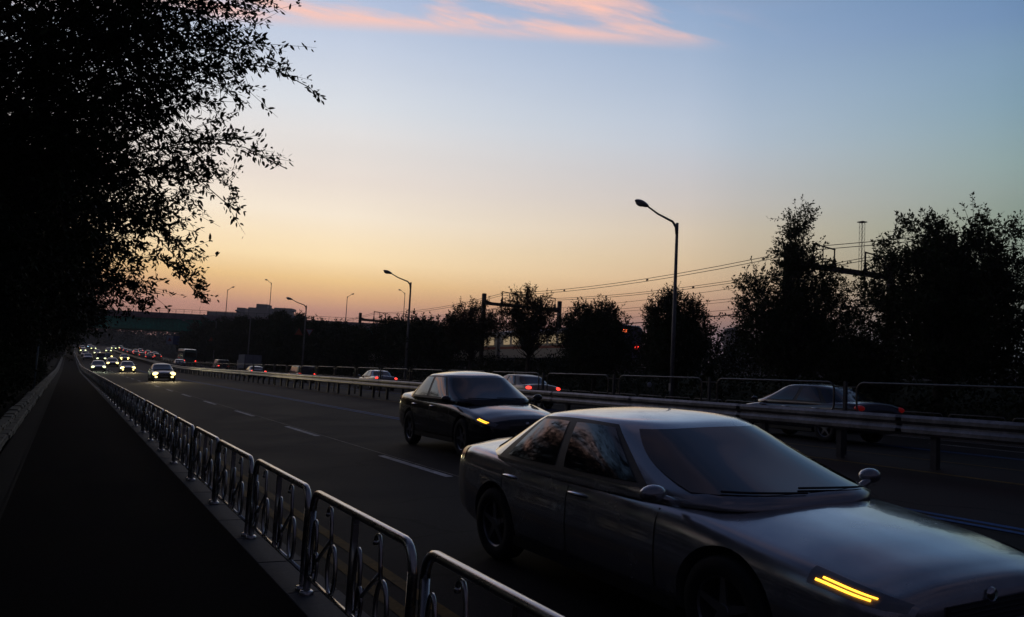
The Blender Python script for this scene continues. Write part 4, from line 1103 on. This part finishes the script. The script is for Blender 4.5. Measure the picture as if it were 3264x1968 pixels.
for (xx, yy) in ((-6, 1), (-6, 9), (29.5, 1), (29.5, 9), (62, 1), (62, 9)): MB().lathe([(0.01, ZB0), (.9, ZB0), (.75, ZB0 - .9), (.7, -2)], 20, 'z', (xx, yy, 0)).build('pier', parapet_m, o_b, True)
for (px_, py_, zt, sd, lb) in ((33.3, 214.2, 20.4, 1, 'lamp on the bridge with arm to the right, left of the distant building'), (42.7, 209.4, 22.6, -1, 'tallest lamp on the bridge, rising before the distant building'),
                               (59.4, 200.9, 20.2, 1, 'lamp on the bridge right of the third street lamp, arm to the right'), (71.9, 194.5, 21.8, -1, 'bridge lamp whose head shows beside the second street lamp pole')):
    street_lamp(px_, py_ + 1.2, lb, arm=1.5, h=zt - (ZB1 + .3), side=sd, r0=.11, group='lamps standing on the bridge', zb=ZB1 + .3, rot=-.47)
# buildings on the rise behind the bridge
bl = thing('distant_building', 'wide flat hilltop building with stepped roof blocks behind the bridge', 'building', (0, 0, 0))
fx = Vector((math.cos(yaw), -math.sin(yaw), 0)); fy = Vector((math.sin(yaw), math.cos(yaw), 0))
bl.location = (113, 778, -2.2); bl.rotation_euler = (0, 0, -yaw)
# local x across the view, y away; base on the hill
for i, (a, b_, z0, z1, dy) in enumerate(((-9, 72, 6, 51.5, 0), (16, 23, 51.5, 56.3, 3), (26, 34, 51.5, 57.0, 3), (33.2, 43, 51.6, 60.3, 2), (43, 48, 51.5, 57, 3), (52, 63, 51.5, 55.6, 3), (49, 65, 55.6, 57.8, 2.2), (72, 96, 6, 47, 1))):
    MB().box(a, b_, dy, dy + 14, z0, z1).build('block', bld_m, bl)
for r_ in range(4):
    for k in range(22): MB().box(k * 3.3 - .5, k * 3.3 + 1.3, -.06, -.01, 36 + r_ * 3.7, 37.9 + r_ * 3.7).build('window', bldwin_m, bl)
tw = thing('apartment_tower', 'distant slab tower with open balconies beside the pointed tree', 'building', (418, 457, 0), -yaw)
MB().box(-6, 0, 0, 14, 0, 47).build('core', bld_m, tw)
for k in range(15):
    MB().box(-9, -6, 1, 12, 3 * k + 1, 3 * k + 1.7).build('balcony', bld_m, tw)
MB().box(0, 9, 2, 14, 0, 45).build('wing', bld_m, tw)

# ------------------------------------------------------------------ railway
rb = tag(MB().grid([[(x, y_, 2.5 + z) for x, z in ((35.6, .0), (36.3, .3), (46.0, .3), (46.7, .0))] for y_ in (-40, 60, 160, 400)], flip=True).build('railway_bed', ballast), kind='structure')
for xc in (38.0, 42.4):
    for d_ in (-.72, .72): MB().box(xc + d_ - .035, xc + d_ + .035, -40, 400, 2.83, 2.97).build('rail', darkgalv, rb)
def gantry(y_, label, full=True):
    t = thing('railway_gantry', label, 'gantry', (0, y_, 2.5), 0, 'railway gantries behind the trees')
    for xx in (36, 44.7): 
        MB().box(xx - .17, xx + .17, -.17, .17, 0, 7.55).build('post', gantry_m, t)
    MB().box(36.17, 44.53, -.13, .13, 6.45, 6.75).build('beam', gantry_m, t)
    for xx in (36.17, 44.53):
        sg = 1 if xx < 40 else -1
        MB().add([(xx, -.1, 6.9), (xx + sg * .7, -.1, 6.75), (xx, -.1, 6.75), (xx, .1, 6.9), (xx + sg * .7, .1, 6.75), (xx, .1, 6.75)], [(0, 1, 2), (5, 4, 3), (0, 3, 4, 1)]).build('knee', gantry_m, t)
    for xc in (38.0, 42.4):
        f_ = MB()
        f_.tube([(xc, 0, 6.75), (xc, 0, 7.95)], .05, 6); f_.tube([(xc + 1.75, 0, 6.75), (xc + 1.75, 0, 7.75)], .045, 6)
        f_.tube([(xc - .05, 0, 7.93), (xc + 1.8, 0, 7.78)], .045, 6); f_.tube([(xc + .8, 0, 7.85), (xc + .8, 0, 7.1)], .035, 6); f_.tube([(xc + .1, 0, 6.9), (xc + .9, 0, 7.15), (xc + 1.7, 0, 7.1)], .03, 6)
        f_.build('hanger_frame', gantry_m, t)
        for q in (xc, xc + 1.75): MB().lathe([(.04, 6.75), (.17, 6.78), (.08, 7.0), (.12, 7.1), (.05, 7.25)], 10, 'z', (q, 0, 0)).build('insulator', gantry_m, t, True)
        MB().tube([(xc, 0, 6.45), (xc, 0, 5.0), (xc - .5, 0, 4.6)], .035, 6).build('dropper_arm', gantry_m, t)
    return t
gantry(35.4, 'near railway gantry whose beam links the pointed and the largest tree'); gantry(75.4, 'middle railway gantry with tall post behind the sparse trees')
gantry(115.5, 'far railway gantry seen low beside the second street lamp'); gantry(-4.6, 'railway gantry beyond the right edge') if False else None
def wire(label, x, z, sag, r=.022, name='wire', extra=None):
    b = MB(); pts = []
    sup = [-44.6, -4.6, 35.4, 75.4, 115.5, 155.5, 195.5]
    for a, b2 in zip(sup[:-1], sup[1:]):
        for k in range(10):
            t_ = k / 10; pts.append((x, a + (b2 - a) * t_, z - sag * 4 * t_ * (1 - t_)))
    pts.append((x, sup[-1], z))
    b.tube(pts, r, 5, cap=False)
    if extra:
        x2, z2, s2 = extra
        q = [(x2, p[1], z2 - (z - p[2]) / max(sag, 1e-3) * s2) for p in pts]; b.tube(q, r, 5, cap=False)
        for i in range(0, len(pts), 3):
            b.tube([pts[i], q[i]], r * .8, 5, cap=False)
            if abs(z2 - z) < .3: b.blob(((pts[i][0] + q[i][0]) / 2, pts[i][1], (pts[i][2] + q[i][2]) / 2), (.06, .16, .07), 6, 4)
    return tag(b.build(name, wire_m), label, 'overhead wire', 'overhead wires of the railway')
wire('upper pair of overhead wires with spacers, strung between the gantry tops', 38.0, 10.25, .55, .021, extra=(38.0, 10.05, .55))
wire('second pair of overhead wires over the far track', 42.4, 10.1, .55, .02, extra=(42.4, 9.93, .55))
wire('contact wire hung under its carrier wire over the near track', 38.0, 8.55, .45, .014, extra=(38.0, 7.65, .05))
wire('contact wire hung under its carrier wire over the far track', 42.4, 8.5, .45, .014, extra=(42.4, 7.55, .05))
wire('thick lower cable running along the near gantry posts', 35.7, 6.35, .25, .035)
# train
tr = thing('train', 'cream train with red stripe and lit windows, half hidden by the trees', 'train', (38.0, 53.2, 2.97))
def coach(y0, y1, end=False):
    b = MB(); secs = []
    nst = 14
    for i in range(nst + 1):
        f_ = i / nst; yy = y0 + (y1 - y0) * f_
        e = 1.0
        if end: yy = y0 + (y1 - y0) * f_ ** 1.8; e = min(1, .80 + .20 * math.sqrt(max(0, 1 - (1 - min(1, (yy - y0) / 1.0)) ** 2)))
        ring = []
        for k in range(24):
            th = 2 * PI * k / 24; c_, s_ = math.cos(th), math.sin(th); p_ = 5
            ring.append((1.42 * e * math.copysign(abs(c_) ** (2 / p_), c_), yy, 1.95 + 1.42 * (e * .5 + .5) * math.copysign(abs(s_) ** (2 / p_), s_)))
        secs.append(ring)
    V = [p for r in secs for p in r]
    F = [(i * 24 + j, i * 24 + (j + 1) % 24, (i + 1) * 24 + (j + 1) % 24, (i + 1) * 24 + j) for i in range(nst) for j in range(24)] + [tuple(range(24))[::-1], tuple(nst * 24 + j for j in range(24))]
    b.add(V, F); c_ = b.build('coach', violet_p if end else cream_p, tr, True); smooth_by_angle(c_.data, 40)
    ya = y0 + (1.6 if end else .3)
    MB().box(-1.46, -1.40, ya, y1 - .3, 1.55, 1.80).build('stripe', redstripe_p, c_)
    if end: MB().box(-1.452, -1.40, ya, y1 - .3, .75, 2.95).build('side_panel', cream_p, c_)
    n = int((y1 - ya) / 1.7)
    for k in range(n):
        yy = ya + .35 + k * 1.7
        MB().box(-1.475, -1.41, yy, yy + 1.25, 1.98, 2.72).build('window', win_green if k % 5 == 2 else win_lit, c_)
    for q in (.2, .8): MB().box(-1.1, 1.1, y0 + (y1 - y0) * q - 1.2, y0 + (y1 - y0) * q + 1.2, 0.02, .6).build('bogie', trim_m, c_)
    return c_
c0 = coach(0, 19.5, True); coach(20.0, 39.5); coach(40.0, 59.5); coach(60, 79.5)
MB().blob((.62, -.0, 1.62), (.22, .08, .13)).build('tail_light', red_on, c0, True)
MB().blob((-.55, .02, 2.85), (.30, .08, .12)).build('marker_light', mat('orange_marker_lit', (.8, .2, .05), .3, emit=((1, .16, .05), 2.5)), c0, True)
MB().blob((-.9, .0, 1.62), (.2, .08, .12)).build('tail_light', red_on, c0, True)

# ------------------------------------------------------------------ signs, masts and small things
def plate(pts, thick=.02): 
    n = len(pts); V = [(x, -thick, z) for x, z in pts] + [(x, thick, z) for x, z in pts]
    return MB().add(V, [tuple(range(n)), tuple(range(n, 2 * n))[::-1]] + [(i, (i + 1) % n, n + (i + 1) % n, n + i)[::-1] for i in range(n)])
s = thing('warning_sign', 'orange triangular warning sign on the third street lamp', 'road sign', (24.0, 100.6, gz(24.7, 101) + 5.15))
plate([(-.48, 0), (.48, 0), (0, .84)]).build('board', sign_r, s); o = plate([(-.34, .09), (.34, .09), (0, .68)], .026).build('face', sign_o, s)
MB().box(.1, .7, .03, .07, .2, .25).build('bracket', darkgalv, s)
s = thing('yield_sign', 'pale inverted triangle sign beside the orange warning sign', 'road sign', (25.25, 100.6, gz(24.7, 101) + 5.1))
plate([(-.48, .84), (0, 0), (.48, .84)]).build('board', sign_r, s); plate([(-.34, .76), (0, .16), (.34, .76)], .026).build('face', sign_w, s)
s = thing('warning_sign', 'dim orange triangular sign on the fifth street lamp', 'road sign', (24.0, 169.9, gz(24.7, 170) + 4.8))
plate([(-.5, 0), (.5, 0), (0, .88)]).build('board', sign_r, s); plate([(-.36, .09), (.36, .09), (0, .7)], .026).build('face', sign_o, s)
s = tag(plate([(-.7, 0), (.7, 0), (.7, .5), (-.7, .5)]).build('plate_sign', sign_w), 'small pale rectangular sign on the fifth street lamp', 'road sign'); s.location = (25.6, 169.9, gz(24.7, 170) + 5.0)
s = thing('direction_sign', 'white and blue road sign hanging near the bridge over the far carriageway', 'road sign', (22.2, 219, gz(22, 219) + 3.9))
plate([(-1.5, 0), (-.05, 0), (-.05, 2.1), (-1.5, 2.1)]).build('white_panel', sign_w, s); plate([(-.0, 0), (1.4, 0), (1.4, 2.1), (0, 2.1)]).build('blue_panel', sign_b, s)
plate([(-1.25, .75), (-.3, .75), (-.78, 1.7)], .03).build('red_triangle', sign_r, s)
MB().tube([(1.9, .1, -4), (1.9, .1, 2.4)], .09, 8).build('pole', darkgalv, s); MB().box(-1.5, 1.9, .03, .09, 1.9, 2.0).build('arm', darkgalv, s)
# lattice radio mast
ms = thing('radio_mast', 'thin lattice radio mast rising behind the trees on the right', 'mast', (246, 207, 0))
b = MB(); wB, wT, Hm = 2.4, 1.3, 64.3
def wm(z): return wT + (wB - wT) * max(0, (50 - z) / 50)
for sx, sy in ((1, 1), (1, -1), (-1, 1), (-1, -1)): b.tube([(sx * wm(z) / 2, sy * wm(z) / 2, z) for z in (0, 25, 50, Hm)], .07, 5)
b.build('legs', gantry_m, ms)
b = MB()
for k in range(32):
    z0_, z1_ = k * 2, k * 2 + 2
    a_, c_ = wm(z0_) / 2, wm(z1_) / 2
    for (p, q) in (((-a_, -a_, z0_), (c_, -c_, z1_)), ((-c_, -c_, z1_), (c_, -c_, z1_)), ((-a_, a_, z0_), (-c_, -c_, z1_)), ((a_, a_, z0_), (c_, -c_, z1_)), ((-c_, c_, z1_), (c_, c_, z1_))): b.tube([p, q], .04, 4)
tag(b.build('lattice', gantry_m, ms), kind='stuff'); MB().box(-1.2, 1.2, -1.2, 1.2, Hm - .3, Hm).build('platform', gantry_m, ms)
# far posts beyond the railway
t = thing('far_lamp_mast', 'thin distant lamp mast with a round dish between two trees', 'mast', (166.3, 194.6, 1.1), -yaw)
MB().tube([(0, 0, 0), (0, 0, 20)], .16, 6).build('pole', gantry_m, t); MB().tube([(0, 0, 19.9), (2.2, 0, 20.5)], .10, 5).build('arm', gantry_m, t); MB().blob((2.5, 0, 20.6), (.4, .2, .16)).build('lamp_head', gantry_m, t)
MB().tube([(0, 0, 17.3), (1.0, 0, 17.3)], .08, 5).build('dish_arm', gantry_m, t); MB().blob((1.3, 0, 17.3), (.42, .2, .42)).build('dish', gantry_m, t)
t = thing('camera_gantry', 'distant hooked post with two arms and a hanging box', 'post', (173.2, 191.2, 1.1), -yaw)
MB().box(-.17, .17, -.17, .17, 0, 18.3).build('pole', gantry_m, t); MB().box(-2.6, -.17, -.1, .1, 17.5, 17.75).build('arm', gantry_m, t); MB().box(-2.6, -.17, -.1, .1, 18.0, 18.25).build('arm', gantry_m, t)
MB().add([(x, y_, z) for y_ in (-.2, .2) for x, z in ((-3.2, 17.3), (-2.3, 17.3), (-2.5, 18.2), (-2.8, 18.2))], [(0, 1, 2, 3), (7, 6, 5, 4), (0, 4, 5, 1), (1, 5, 6, 2), (2, 6, 7, 3), (3, 7, 4, 0)]).build('hanging_box', gantry_m, t)
t = thing('utility_pole', 'thin utility pole with crossbars between two round trees', 'utility pole', (52, 78.5, 1.1))
MB().tube([(0, 0, 0), (0, 0, 9.4)], [.15, .10], 8).build('pole', gantry_m, t)
for z_ in (8.2, 8.8): MB().box(-.6, .6, -.05, .05, z_, z_ + .1).build('crossbar', gantry_m, t)
# thin pale post left of the footpath, and a small pale disc across the road
tag(MB().tube([(-1.3, 46, 0), (-1.27, 46, 1.2), (-1.25, 46, 2.6)], [.045, .04, .035], 8).build('thin_pole', mat('blue_lit_tint', (.10, .16, .20), .6, noise=(4, .2)), None, True), 'thin pole tinted for bluish light on the bank left of the footpath', 'post')  # bluish light falling on the pole is put into its colour
t = thing('pale_disc', 'small pale round disc on a short arm in front of the thicket', 'mirror', (25.2, 33.6, gz(25.2, 33.6)))
MB().tube([(.25, 0, 0), (.25, 0, 1.25)], .025, 8).build('pole', darkgalv, t); MB().blob((0, -.02, 1.15), (.13, .05, .13)).build('disc_face', sign_w, t, True); MB().tube([(.1, 0, 1.16), (.25, 0, 1.2)], .02, 6).build('arm', darkgalv, t)

# thin evening haze that softens what stands hundreds of metres away
hz = MB().box(-1810, 1810, -610, 2610, -4, 70)
hm_ = D.materials.new('evening_haze'); hm_.use_nodes = True; ht = hm_.node_tree; ht.nodes.clear()
pv = N(ht, 'ShaderNodeVolumePrincipled'); pv.inputs['Density'].default_value = .00024; pv.inputs['Color'].default_value = (.9, .88, .92, 1); pv.inputs['Anisotropy'].default_value = .3
ho = N(ht, 'ShaderNodeOutputMaterial'); L(ht, pv.outputs[0], ho.inputs['Volume'])
tag(hz.build('haze', hm_), kind='stuff')
